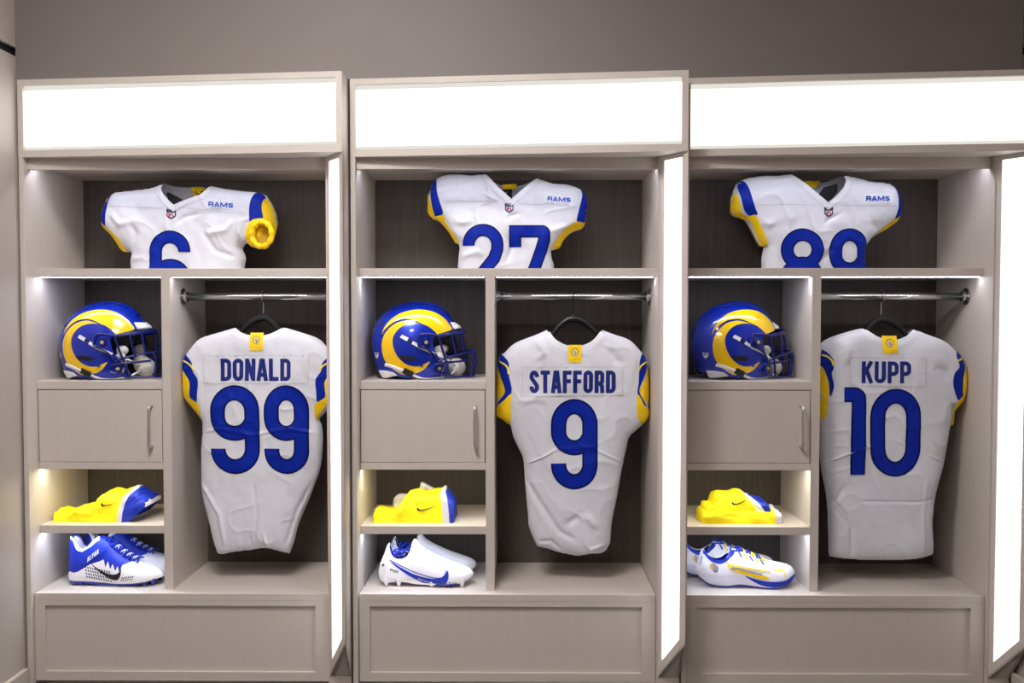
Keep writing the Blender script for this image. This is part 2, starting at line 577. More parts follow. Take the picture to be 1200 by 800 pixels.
def build_locker():
    r = empty('locker', (0, 0, 0))
    kw = dict(parent=r, local=True)
    MB().box(XL, XI, YF, .35, 0, zh0).build('side_panel', M['lam'], bevel=.0012, **kw)
    MB().box(XJ, XR, YF + .002, .35, 0, zh0).build('side_panel', M['lam'], bevel=.0012, **kw)
    MB().box(XI, XJ, YB, YB + .02, zBase, zh0).build('back_panel', M['dark'], **kw)
    MB().box(XI, XJ, -.018, YB, zCeil, zCeil + .018).build('top_panel', M['lam'], **kw)
    MB().box(XI, XJ, -.035, -.019, zVal0, zVal1).build('valance', M['lam'], bevel=.001, **kw)
    MB().box(XI, XJ, 0, YB, zShelf0, zShelf1).build('shelf', M['lam'], bevel=.0012, **kw)
    MB().box(DV0, DV1, .0005, YB, zBench, zShelf0).build('divider', M['lam'], bevel=.001, **kw)
    MB().box(XI, DV0, 0, YB, zHel0, zHel1).build('shelf', M['lam'], bevel=.0012, **kw)
    MB().box(XI, DV0, 0, YB, zRail0, zRail1).build('shelf', M['lam'], bevel=.0012, **kw)
    MB().box(XI, DV0, 0, YB, zGar0, zGar1).build('shelf', M['lam'], bevel=.0012, **kw)
    d = MB().box(XI + .0025, DV0 - .0025, .001, .018, zRail1 + .0015, zHel0 - .0025).build('door', M['lam'], bevel=.0008, **kw)
    hx = (556.6 - 610) * K; h0, h1 = zat(524, -.02), zat(476.5, -.02)
    pts = [(hx, .002, h0), (hx, -.018, h0 + .001), (hx, -.026, h0 + .008)] + [(hx, -.026, h0 + (h1 - h0) * t) for t in (.3, .5, .7)] + \
          [(hx, -.026, h1 - .008), (hx, -.018, h1 - .001), (hx, .002, h1)]
    MB().tube(catmull(pts, 4), .0042, 10).build('door_handle', M['nickel'], d, smooth=True, local=True)
    # bench base with its recessed front panel
    MB().box(XI + .002, XJ - .002, YBF, YB, zBench - .022, zBench).build('bench_top', M['lam'], bevel=.0012, **kw)
    px0, px1 = (431.5 - 610) * (D0 + YBF) / F, (753.5 - 610) * (D0 + YBF) / F
    pz1, pz0 = zat(710.8, YBF), zat(788.5, YBF)
    fr = MB()
    fr.box(XI + .002, XJ - .002, YBF, YBF + .02, pz1, zBench - .022)
    fr.box(XI + .002, XJ - .002, YBF, YBF + .02, zBase, pz0)
    fr.box(XI + .002, px0, YBF, YBF + .02, pz0, pz1)
    fr.box(px1, XJ - .002, YBF, YBF + .02, pz0, pz1)
    fr.build('base_frame', M['lam'], **kw)
    MB().box(px0 - .01, px1 + .01, YBF + .009, YBF + .019, pz0 - .01, pz1 + .01).build('base_panel', M['lam'], **kw)
    MB().box(XI, XJ, .02, .035, 0, zBase).build('toe_kick', M['lam'], **kw)
    # slanted header light box
    A = (XL, YF); B = (XR, YR)
    def yf(x): return A[1] + (B[1] - A[1]) * (x - A[0]) / (B[0] - A[0])
    fl, frr, ft, fb = .017, .018, .017, .021
    hd = MB()
    def seg(x0, x1, z0, z1, th=.022): hd.prism([(x0, yf(x0)), (x1, yf(x1)), (x1, yf(x1) + th), (x0, yf(x0) + th)], z0, z1)
    seg(XL, XR, zh1 - ft, zh1); seg(XL, XR, zh0, zh0 + fb)
    seg(XL, XL + fl, zh0 + fb, zh1 - ft); seg(XR - frr, XR, zh0 + fb, zh1 - ft)
    def yb(x): return yf(x) + .022
    hd.prism([(XL, yb(XL)), (XR, yb(XR)), (XR, .3), (XL, .3)], zh1 - .012, zh1)
    hd.prism([(XL, yb(XL)), (XR, yb(XR)), (XR, .35), (XL, .35)], zh0, zh0 + .012)
    hd.prism([(XR - .015, yb(XR)), (XR, yb(XR)), (XR, .3), (XR - .015, .3)], zh0 + .012, zh1 - .012)
    hd.prism([(XL, yb(XL)), (XL + .015, yb(XL)), (XL + .015, .3), (XL, .3)], zh0 + .012, zh1 - .012)
    hb = hd.build('header_box', M['lam'], **kw)
    x0, x1 = XL + fl - .002, XR - frr + .002
    MB().prism([(x0, yf(x0) + .013), (x1, yf(x1) + .013), (x1, yf(x1) + .018), (x0, yf(x0) + .018)], zh0 + fb - .002, zh1 - ft + .002) \
        .build('light_panel', M['head'], hb, local=True)
    for za, zb_, nm in ((zh1 - ft - .0135, zh1 - ft + .001, 'panel_edge'), (zh0 + fb - .001, zh0 + fb + .011, 'panel_edge')):
        MB().prism([(x0, yf(x0) + .010), (x1, yf(x1) + .010), (x1, yf(x1) + .0125), (x0, yf(x0) + .0125)], za, zb_).build(nm, M['edge'], hb, local=True)
    # wedge shaped upright light
    P0 = Vector((.4185, YF)); P1 = Vector((XR, YR)); P2 = Vector((XR, YF))
    zb0 = zat(793.5, YF, 771); zb1 = zat(755.5, YR, 803)
    def zs(p): return zb0 + (zb1 - zb0) * (p[1] - YF) / (YR - YF)
    u = (P1 - P0).normalized(); n = Vector((u.y, -u.x)); L = (P1 - P0).length
    if n.y > 0: n = -n
    bl, br = .014, .024
    fm = MB()
    def pt(s, d): q = P0 + u * s - n * d; return (q.x, q.y)
    top = zh0
    fm.prism([pt(0, 0), pt(bl, 0), pt(bl, .012), pt(0, .001)], zs, top)
    fm.prism([pt(L - br, 0), pt(L, 0), (XR, YR + .02), pt(L - br, .014)], zs, top)
    gb = .038
    fm.prism([pt(bl, 0), pt(L - br, 0), pt(L - br, .012), pt(bl, .012)], lambda p: zs(p) , lambda p: zs(p) + gb)
    fm.prism([pt(bl, 0), pt(L - br, 0), pt(L - br, .012), pt(bl, .012)], top - .014, top)
    fm.prism([(P0.x, P0.y), (XR, YR), (XR, YF)], zs, lambda p: zs(p) + .008)
    fm.prism([(XR - .008, YR + .016), (XR, YR + .004), (XR, YF), (XR - .008, YF)], zs, top)
    fb_ = fm.build('upright_box', M['lam'], **kw)
    MB().prism([pt(bl - .001, .006), pt(L - br + .001, .006), pt(L - br + .001, .010), pt(bl - .001, .010)],
               lambda p: zs(p) + gb - .002, top - .012).build('light_strip', M['fin'], fb_, local=True)
    # led tapes under the shelves
    def led(x0, x1, z, m, y=.014): MB().box(x0, x1, y, y + .008, z - .0006, z - .0001).build('led_tape', m, **kw)
    led(XI + .01, XJ - .01, zCeil, M['ledu'], -.006)
    led(XI + .006, DV0 - .006, zShelf0, M['led'])
    led(DV1 + .006, XJ - .006, zShelf0, M['ledh'])
    led(XI + .006, DV0 - .006, zRail0, M['ledw'])
    led(XI + .006, DV0 - .006, zGar0, M['led'])
    # clothes rail
    zr = zat(347.3, .105)
    rd = MB().tube([(DV1, .105, zr), (XJ, .105, zr)], .0125, 24).build('clothes_rail', M['chrome'], smooth=True, **kw)
    for x, sg in ((DV1, 1), (XJ, -1)):
        fl_ = MB().tube([(x, .105, zr), (x + sg * .004, .105, zr)], .027, 24)
        fl_.tube([(x + sg * .004, .105, zr), (x + sg * .016, .105, zr)], .0165, 24)
        for a in (60, 180, 300):
            c = (x + sg * .004, .105 + .0215 * math.cos(math.radians(a)), zr + .0215 * math.sin(math.radians(a)))
            fl_.tube([c, (c[0] + sg * .002, c[1], c[2])], .0032, 8)
        fl_.build('rail_flange', M['chrome'], rd, bevel=.0006, local=True)
    return r


lockers = [build_locker()]
lockers += [copy_tree(lockers[0]) for _ in range(2)]
for lk, x, lab in zip(lockers, (-1, 0, 1), (
        'left greige locker with lit header, holding the white number 99 jersey, beside the left wall',
        'middle greige locker with lit header, holding the white number 9 jersey',
        'right greige locker with lit header, holding the white number 10 jersey, nearest the right wall')):
    lk.location = (x, 0, 0)
    if x == 1:
        for hb in children(lk):
            for q in children(hb):
                if q.name.startswith('light_panel'):
                    q.material_slots[0].link = 'OBJECT'; q.material_slots[0].material = M['headw']
    tag(lk, lab, 'locker', 'open greige locker units in a row')

# ------------------------------------------------------------------ jerseys
def poly_sm(pts, n=4, closed=True): return catmull(pts, n, closed)


def put_number(cl, root, txt, x0, x1, ztop, zbot, cr=None, t=.172, gap=.06, widths=None, label=None):
    for i, (c, a, b) in enumerate(txt):
        H = ztop - zbot
        for nm, mm, nar, off in (('number', M['navy'], 1.0, .0012), ('number_fill', M['blue'], .77, .0021)):
            V, Fc = text_strokes(c, a, b, zbot, ztop, t=t, narrow=nar, h=.004, na=6)
            if nm == 'number':
                par = cl.strokes(V, Fc, nm, mm, root, off)
            else:
                cl.strokes(V, Fc, nm, mm, par, off)


def crest(cl, root, C, u0, u1, v0, v1, off=.0016):
    """league shield: navy border, white field, small letters and a red lower field"""
    W_ = u1 - u0; H_ = v1 - v0
    def sh(k):
        cx, cy = (u0 + u1) / 2, (v0 + v1) / 2
        p = [(-.5, -.36), (-.42, -.5), (-.22, -.42), (0, -.5), (.22, -.42), (.42, -.5), (.5, -.36), (.46, -.2), (.47, .2), (.3, .36), (0, .5), (-.3, .36), (-.47, .2), (-.46, -.2)]
        return C([(cx + a * W_ * k, cy + b * H_ * k) for a, b in p])
    a = cl.decal([sh(1.0)], 'league_crest', M['crest'], root, off, h=.003)
    cx = (u0 + u1) / 2
    f = C([(u0 + W_ * .14, v0 + H_ * .40), (u1 - W_ * .14, v0 + H_ * .40), (u1 - W_ * .16, v0 + H_ * .68), (cx, v0 + H_ * .86), (u0 + W_ * .16, v0 + H_ * .68)])
    cl.decal([f], 'crest_field', M['white'], a, off + .0005, h=.003)
    q = C([(u0 + W_ * .22, v0 + H_ * .73), (u1 - W_ * .22, v0 + H_ * .44)])
    V, Fc = text_strokes('NFL', q[0][0], q[1][0], q[0][1], q[1][1], t=.26, gap=.12, h=.002, na=2)
    cl.strokes(V, Fc, 'crest_lettering', M['red'], a, off + .001)
    st = MB()
    pts = C([(u0 + W_ * g, v0 + H_ * k) for g, k in ((.25, .2), (.5, .14), (.75, .2), (.3, .32), (.5, .28), (.7, .32))])
    for p in pts:
        c5 = [(p[0] + .0013 * (1 if k % 2 == 0 else .42) * math.sin(k * PI / 5), p[1] + .0013 * (1 if k % 2 == 0 else .42) * math.cos(k * PI / 5)) for k in range(10)]
        w = cl.lift(c5, off + .001); st.add(w, [tuple(range(10))])
    st.build('crest_stars', M['white'], a)


def ram_mark(cl, root, C, u0, u1, v0, v1, off):
    """small head with a curled horn on the yellow neck tag"""
    cx, cy = (u0 + u1) / 2, (v0 + v1) / 2; w, h = u1 - u0, v1 - v0
    head = [(.05, -.30), (.20, -.05), (.22, .25), (.12, .45), (-.02, .48), (-.05, .2), (-.18, .0), (-.12, -.22)]
    a = cl.decal([C([(cx + a * w, cy + b * h) for a, b in head])], 'ram_head_mark', M['silver'], root, off, h=.003)
    horn = [(-.10, .42), (-.36, .20), (-.42, -.12), (-.25, -.42), (.08, -.50), (.34, -.30), (.38, .02), (.26, .14)]
    P = C([(cx + a * w, cy + b * h) for a, b in catmull(horn, 4)])
    v, f = ribbon(P, .0016, False, .002, 2)
    cl.strokes(v, f, 'horn_mark', M['crest'], a, off + .0004)
    horn = [(-.0, .30), (-.18, .14), (-.2, -.10), (-.05, -.28), (.12, -.2), (.14, .0)]
    P = C([(cx + a * w, cy + b * h) for a, b in catmull(horn, 4)])
    v, f = ribbon(P, .0013, False, .002, 2)
    cl.strokes(v, f, 'horn_mark', M['white'], a, off + .0006)


def hang_jersey(name, label, Y, sil, col, tag_c, plate, text, textbox, nums, stripes, cuffs, thin, seams, creases, CR, seed, T=.045, hemz=None):
    C5, C7 = CR
    ss = C5([])
    S = sil                                   # already world
    neck_full = S
    cx = sum(p[0] for p in S) / len(S)
    zb = min(p[1] for p in S); zt = max(p[1] for p in S)
    root = empty(name, (cx, Y, zb), label, 'jersey', 'hanging white jerseys')
    li = round(cx / 1.0 - .17)
    cl = Cloth(S, Y, T, lam=.030, seed=seed, wr=.0042, creases=[(a, b, c * 1.7) for a, b, c in creases], dir=(1.25, .8), xlim=(DV1 + li + .003, XJ + li - .003))
    # front sheet with the neckline scooped out
    near = [p for p in S]
    tipL, tipR = col[0], col[-1]
    def cut(c):
        """outline with the straight neck edge replaced by the collar curve"""
        iL = min(range(len(S)), key=lambda i: (S[i][0] - tipL[0]) ** 2 + (S[i][1] - tipL[1]) ** 2)
        iR = min(range(len(S)), key=lambda i: (S[i][0] - tipR[0]) ** 2 + (S[i][1] - tipR[1]) ** 2)
        # S runs anticlockwise seen by the camera from the left neck tip down and round to the right neck tip
        return list(c) + [S[k % len(S)] for k in range(iR + 1, iL + len(S) if iL < iR else iL)]
    mb = MB()
    colc = catmull(col, 6)
    W1, T1 = cl.sheet([cut(colc)], .004)
    mb.add(W1, T1)
    deep = [tipL, (tipL[0] * .8 + tipR[0] * .2, tipL[1] - .05), ((tipL[0] + tipR[0]) / 2, tipL[1] - .13), (tipL[0] * .2 + tipR[0] * .8, tipR[1] - .05), tipR]
    W2, T2 = cl.sheet([cut(catmull(deep, 6))], .006, side=1, scale=.8)
    mb.add(W2, [t[::-1] for t in T2])
    fixn(mesh('body', mb.v, mb.f, M['white'], root, True))
    v, f = ribbon([(p[0], p[1] - .010) for p in colc], .020, False, .004, 4)
    cl.strokes(np.array(v), f, 'collar', M['seamw'], root, .0014)
    # name plate
    pl = cl.decal([plate], 'name_plate', M['white'], root, .0011, both=False)
    v, f = ribbon(plate, .0018, True, .006, 2)
    cl.strokes(np.array(v), f, 'plate_stitching', M['lining'], pl, .0017)
    x0, x1, z0, z1 = textbox
    V, Fc = text_strokes(text, x0, x1, z0, z1, t=.18, gap=.07, h=.003, na=3)
    cl.strokes(V, Fc, 'name_lettering', M['ink'], pl, .0021)
    put_number(cl, root, nums, 0, 0, nums[0][3], nums[0][4]) if False else None
    for c, a, b, zt_, zb_ in nums:
        for nm, mm, nar, off in (('number', M['navy'], 1.0, .0013), ('number_fill', M['blue'], .77, .0022)):
            V, Fc = text_strokes(c, a, b, zb_, zt_, t=.17, narrow=nar, h=.004, na=6)
            if nm == 'number': par = cl.strokes(V, Fc, nm, mm, root, off)
            else: cl.strokes(V, Fc, nm, mm, par, off)
    for p in stripes: cl.decal([p], 'sleeve_stripe', M['blue'], root, .0012)
    for p in cuffs: cl.decal([p], 'sleeve_cuff', M['yellow'], root, .0017, both=True)
    for p in thin:
        v, f = ribbon(catmull(p, 4), .0052, False, .004, 2)
        cl.strokes(np.array(v), f, 'sleeve_piping', M['yellowp'], root, .0021)
    for p in seams:
        v, f = ribbon(catmull(p, 5), .0030, False, .005, 2)
        cl.strokes(np.array(v), f, 'seam', M['seamw'], root, .0012)
    tg = cl.decal([C5([(tag_c[0], tag_c[2]), (tag_c[1], tag_c[2]), (tag_c[1], tag_c[3]), (tag_c[0], tag_c[3])])], 'neck_tag', M['yellow'], root, .0025)
    w, h = tag_c[1] - tag_c[0], tag_c[3] - tag_c[2]
    ram_mark(cl, tg, C5, tag_c[0] + w * .2, tag_c[1] - w * .2, tag_c[2] + h * .2, tag_c[2] + h * .68, .0032)
    v, f = ribbon(C5([(tag_c[0] + 2, tag_c[2] + h * .82), (tag_c[1] - 2, tag_c[2] + h * .82)]), .0014, False, .004, 2)
    cl.strokes(np.array(v), f, 'tag_stitching', M['hyel'], tg, .0031)
    return root, cl


def hanger(x, Y, tipL, tipR, topz, label, hook_m=None, arm_m=None):
    """black hanger: arched shoulders, chrome hook over the rail"""
    zr = zat(347.3, .105); hook_m = hook_m or M['chrome']; arm_m = arm_m or M['black']
    r = empty('coat_hanger', (x, Y, zr + .0125), label, 'hanger', 'black hangers on the chrome rails')
    zc = topz
    arch = [(x + (t_[0] - x) * f, zc + (t_[1] - .006 - zc) * f ** 2.0) for t_, fs in ((tipL, (1.7, 1.35, 1.0, .8, .6, .4, .2)), (tipR, (0, .2, .4, .6, .8, 1.0, 1.35, 1.7))) for f in fs]
    A = catmull(arch, 6)
    mb = MB(); mb.tube([(p[0], Y + .004, p[1] - .008) for p in A], [.0075 + .0045 * max(0, 1 - abs(p[0] - x) / .07) for p in A], 12)
    mb.tube([(x, Y + .004, zc - .006), (x, Y + .004, zc + .006)], .006, 10)
    mb.build('shoulders', arm_m, r, smooth=True)
    hk = [(x, Y + .004, zc), (x, Y + .004, zr - .022)] + [(x, .105 + .0165 * math.sin(math.radians(a)) * -1, zr + .0165 * math.cos(math.radians(a)) * -1) for a in range(20, 260, 20)]
    MB().tube(catmull(hk, 3), .0021, 8).build('hook', hook_m, r, smooth=True)
    return r


YJ = .105
# --- DONALD 99
C5 = crop(200, 360, 5.714, YJ); CI = crop(0, 0, 1, YJ)
left = [(276.5, 383.6), (258, 389), (236, 396), (226, 405), (219, 415), (215.5, 422), (213.6, 432), (213.5, 454), (217.5, 466), (226, 478), (237, 491), (238.5, 500), (236.5, 530), (236.8, 560), (238.5, 582), (246, 612), (251, 632), (255.5, 648)]
hem = [(262, 649), (272, 646.5), (282, 645), (293, 644), (305, 642), (315, 641.5), (328, 645), (339.5, 648.5)]
right = [(345, 634), (350.5, 613), (361, 588), (368, 570), (376, 545), (378.5, 515), (377, 498), (375, 490), (386, 478), (392, 464), (395.5, 450), (395, 432), (393, 421), (389, 414), (382, 405), (372, 396), (350, 388.5), (333, 383.4)]
def outline(C, left, hem, right):
    P = catmull(left, 4) + catmull(hem, 4) + catmull(right, 4)
    Q = []
    for p in P:
        if not Q or (abs(p[0] - Q[-1][0]) + abs(p[1] - Q[-1][1])) > .3: Q.append(p)
    return C(Q)
def fix_order(S): return S
def sm(C, pts): return C(catmull(pts, 4, True))
def mir(pts, cx): return [(2 * cx - u, v) for u, v in pts]


def cut_ready(S): return S[::-1]


S = outline(CI, left, hem, right)[::-1]     # right neck tip first, round the hem, to the left neck tip
col = CI([(276.5, 383.8), (283, 388), (292, 391.5), (305, 392.8), (317, 391.5), (326, 388), (333, 383.8)])
bl = [(105, 310), (165, 365), (175, 420), (212, 480), (208, 560), (200, 625), (152, 596), (155, 500), (125, 450), (80, 398), (88, 350)]
yl = [(76, 400), (125, 450), (155, 500), (148, 560), (155, 598), (200, 628), (222, 655), (215, 748), (190, 706), (150, 655), (100, 606), (76, 540)]
cxj = (305 - 200) * 5.714
creases = [(CI([(242, 505), (262, 500), (300, 508), (340, 500), (375, 506)]), .004, .0025), (CI([(300, 560), (305, 600), (300, 640)]), .006, -.003),
           (CI([(237, 560), (262, 600), (268, 640)]), .006, .004), (CI([(370, 560), (350, 596), (336, 640)]), .006, -.004),
           (CI([(285, 628), (283, 644)]), .004, .004), (CI([(312, 620), (318, 642)]), .004, .005), (CI([(296, 622), (300, 643)]), .003, -.004)]
jr, cl1 = hang_jersey('jersey', 'white jersey hanging in left locker, back showing a blue 99', YJ, S, col, (553, 640, 168, 285),
    C5([(250, 318), (945, 318), (940, 503), (252, 503)]), 'DONALD', (C5([(357, 0)])[0][0], C5([(822, 0)])[0][0], C5([(0, 486)])[0][1], C5([(0, 339)])[0][1]),
    [(c, CI([(a, 0)])[0][0], CI([(b, 0)])[0][0], CI([(305, 450)])[0][1], CI([(305, 552.8)])[0][1]) for c, a, b in (('9', 246, 303.8), ('9', 309, 361.6))],
    [sm(C5, bl), sm(C5, mir(bl, cxj))], [sm(C5, yl), sm(C5, mir(yl, cxj))],
    [C5([(88, 352), (130, 366), (168, 392), (182, 415)]), C5(mir([(88, 352), (130, 366), (168, 392), (182, 415)], cxj))],
    [CI([(240, 430), (243, 452), (241, 500)]), CI([(370, 430), (366, 452), (372, 500)]), CI([(266, 388), (283, 399), (305, 402), (327, 399), (344, 388)])], creases, (C5, None), 11)
hanger((CI([(305, 0)])[0][0]), YJ, CI([(279, 389)])[0], CI([(330, 389)])[0], CI([(0, 369.5)])[0][1], 'black velvet hanger with chrome hook under the number 99 jersey')

# --- STAFFORD 9
C5 = crop(570, 360, 5.714, YJ); C7 = crop(570, 480, 4, YJ)
left = [(640.9, 386.3), (627.8, 392.2), (603.3, 402), (591, 413.4), (586.6, 416), (583.5, 430), (581.2, 458), (579.8, 478), (580.5, 485), (589, 491.5), (596, 496), (598.5, 499), (601.3, 511), (607, 524), (613, 537.5), (615, 562.5), (617, 585), (618.8, 605), (620, 617.5), (628.8, 638.8)]
hem = [(630, 640), (641, 642), (652.5, 646), (665, 648.5), (677.5, 650.5), (692, 648), (705, 647.5), (711, 643)]
right = [(715, 636), (717, 612), (722.5, 585), (730, 542.5), (734, 525), (737, 512.5), (743, 506), (752, 498), (759, 488), (759.5, 472), (758.5, 435), (756.4, 420.4), (752, 413), (738, 398.5), (718.8, 391.5), (705.6, 386.3)]
S = outline(CI, left, hem, right)[::-1]
col = CI([(640.9, 386.5), (647, 395), (655, 400.5), (664, 404), (673, 405), (682, 404), (691, 400.5), (698.5, 395), (705.6, 386.5)])
bl = [(98, 312), (148, 362), (150, 440), (168, 570), (82, 655), (78, 632), (124, 560), (100, 480), (78, 392), (90, 345)]
br = [(1040, 310), (1068, 345), (1075, 365), (1055, 450), (1014, 552), (1062, 645), (1046, 646), (1003, 572), (1010, 500), (1016, 390), (1020, 350)]
y1 = [(76, 395), (98, 470), (126, 560), (76, 605), (60, 560), (68, 470)]
y2 = [(54, 680), (76, 652), (120, 615), (166, 572), (164, 640), (160, 776), (110, 750), (60, 716)]
y3 = [(1080, 395), (1088, 600), (1070, 635), (1018, 560), (1060, 460)]
y4 = [(1003, 575), (1050, 650), (1090, 690), (1084, 730), (1040, 778), (1012, 740), (996, 690)]
creases = [(C7([(180, 245), (260, 215), (320, 180), (480, 165), (530, 190), (640, 242)]), .003, .002), (C7([(60, 250), (190, 330), (340, 560), (420, 600)]), .008, -.005), (C7([(225, 610), (300, 600), (360, 655)]), .006, -.004),
           (C7([(440, 470), (480, 500), (520, 560)]), .012, .006), (C7([(360, 540), (440, 475)]), .01, -.005), (C7([(470, 670), (490, 640), (560, 620)]), .005, .005), (C7([(500, 655), (540, 640), (575, 640)]), .003, -.005),
           (C5([(350, 200), (380, 300), (330, 360)]), .01, .004), (C5([(200, 640), (330, 600), (420, 620)]), .012, .003), (C5([(800, 250), (860, 350), (930, 380)]), .012, -.004)]
hang_jersey('jersey', 'white jersey hanging in middle locker, back showing a single blue 9', YJ, S, col, (543, 632, 248, 363),
    C5([(240, 395), (905, 395), (902, 582), (242, 588)]), 'STAFFORD', (C5([(287, 0)])[0][0], C5([(858, 0)])[0][0], C5([(0, 566)])[0][1], C5([(0, 417)])[0][1]),
    [('9', CI([(645.8, 0)])[0][0], CI([(700.8, 0)])[0][0], CI([(673, 465.9)])[0][1], CI([(673, 570.5)])[0][1])],
    [sm(C5, bl), sm(C5, br)], [sm(C5, y1), sm(C5, y2), sm(C5, y3), sm(C5, y4)],
    [C5([(88, 360), (130, 384), (146, 412), (148, 440)]), C5([(1012, 420), (1030, 385), (1072, 362)])],
    [C7([(175, 245), (240, 220), (300, 190)]), C7([(525, 190), (580, 215), (645, 245)]), CI([(632, 392), (642, 404), (658, 413), (673, 415), (688, 413), (704, 404), (714, 392)]),
     CI([(604, 412), (610, 440), (606, 470), (598, 497)]), CI([(745, 412), (738, 440), (740, 470), (752, 497)])], creases, (C5, None), 23)
hanger(CI([(672.5, 0)])[0][0], YJ, CI([(646, 390)])[0], CI([(702, 390)])[0], CI([(0, 370.5)])[0][1], 'black glossy hanger with dark hook under the single 9 jersey', M['rubber'], M['rubber'])

# --- KUPP 10
C5 = crop(950, 360, 5.714, YJ); C8 = crop(950, 480, 4, YJ)
left = [(1009.5, 384.5), (992, 388.9), (971, 395.9), (961.4, 402.5), (954, 410), (949, 420), (947, 440), (947.5, 465), (951, 480), (957, 493), (959, 505), (960.3, 525), (962, 548), (968, 580), (970, 605), (970.5, 630), (971, 648)]
hem = [(972, 651.5), (983, 653.2), (995, 654.5), (1020, 655.4), (1050, 655.4), (1075, 653.5), (1091.5, 649.5)]
right = [(1092.8, 646), (1093, 635), (1091.5, 616), (1092.8, 592), (1097.5, 567.5), (1105, 540), (1110, 510), (1112, 499), (1116, 484), (1122, 475), (1128, 468.5), (1131.5, 450), (1131, 433.5), (1126, 419), (1119, 410.8), (1105.8, 399.4), (1090, 393), (1069, 385.4)]
S = outline(CI, left, hem, right)[::-1]
col = CI([(1009.5, 384.7), (1015, 389), (1023, 394), (1036, 397.2), (1048, 397), (1059, 393), (1069, 385.6)])
bl = [(50, 290), (75, 290), (120, 340), (125, 400), (112, 440), (126, 520), (100, 588), (90, 500), (60, 408), (40, 380)]
br = [(965, 290), (1000, 345), (1010, 400), (985, 480), (990, 580), (950, 612), (915, 520), (922, 440), (960, 392), (945, 325)]
y1 = [(40, 400), (62, 410), (92, 500), (90, 590), (60, 600), (30, 500)]
y2 = [(45, 600), (82, 610), (80, 700), (62, 745), (40, 700)]
y3 = [(1008, 365), (1040, 450), (1030, 575), (990, 580), (985, 480), (1010, 400)]
y4 = [(1027, 575), (1027, 615), (985, 665), (962, 700), (955, 780), (925, 786), (925, 720), (945, 635), (992, 584)]
creases = [(C8([(60, 238), (150, 200), (280, 150)]), .003, .002), (C8([(360, 130), (440, 165)]), .003, .002), (C8([(520, 200), (615, 245)]), .003, .002), (C8([(150, 330), (90, 440), (170, 540), (180, 690)]), .007, -.004),
           (C8([(80, 400), (160, 500)]), .004, -.004), (C8([(200, 418), (480, 422), (570, 405)]), .004, -.0025), (C8([(520, 300), (505, 500), (510, 660)]), .005, .002),
           (C5([(200, 200), (220, 290), (190, 400)]), .012, .004), (C5([(780, 400), (860, 420), (880, 500)]), .012, -.004), (C5([(880, 620), (930, 660), (945, 740)]), .008, -.004)]
hang_jersey('jersey', 'white jersey hanging in right locker, back showing a blue 10', YJ, S, col, (447, 545, 188, 305),
    C5([(233, 330), (735, 338), (730, 524), (236, 518)]), 'KUPP', (C5([(318, 0)])[0][0], C5([(638, 0)])[0][0], C5([(0, 501)])[0][1], C5([(0, 357)])[0][1]),
    [('1', CI([(989.3, 0)])[0][0], CI([(1015.6, 0)])[0][0], CI([(1036, 452.3)])[0][1], CI([(1036, 553.8)])[0][1]), ('0', CI([(1020.5, 0)])[0][0], CI([(1080.3, 0)])[0][0], CI([(1036, 454)])[0][1], CI([(1036, 555.6)])[0][1])],
    [sm(C5, bl), sm(C5, br)], [sm(C5, y1), sm(C5, y2), sm(C5, y3), sm(C5, y4)],
    [C5([(50, 315), (85, 325), (112, 352), (122, 385)]), C5([(950, 352), (975, 345), (1002, 332)])],
    [C8([(50, 240), (120, 212), (185, 188)]), C8([(525, 205), (570, 225), (618, 245)]), C8([(85, 672), (300, 686), (570, 668)]),
     CI([(1002, 388), (1012, 399), (1036, 405), (1062, 400), (1077, 388)]), CI([(972, 410), (976, 440), (966, 475)]), CI([(1110, 410), (1106, 440), (1112, 480)])], creases, (C5, None), 37)
hanger(CI([(1038, 0)])[0][0], YJ, CI([(1014, 389)])[0], CI([(1064, 389)])[0], CI([(0, 371.5)])[0][1], 'black velvet hanger with chrome hook under the number 10 jersey')


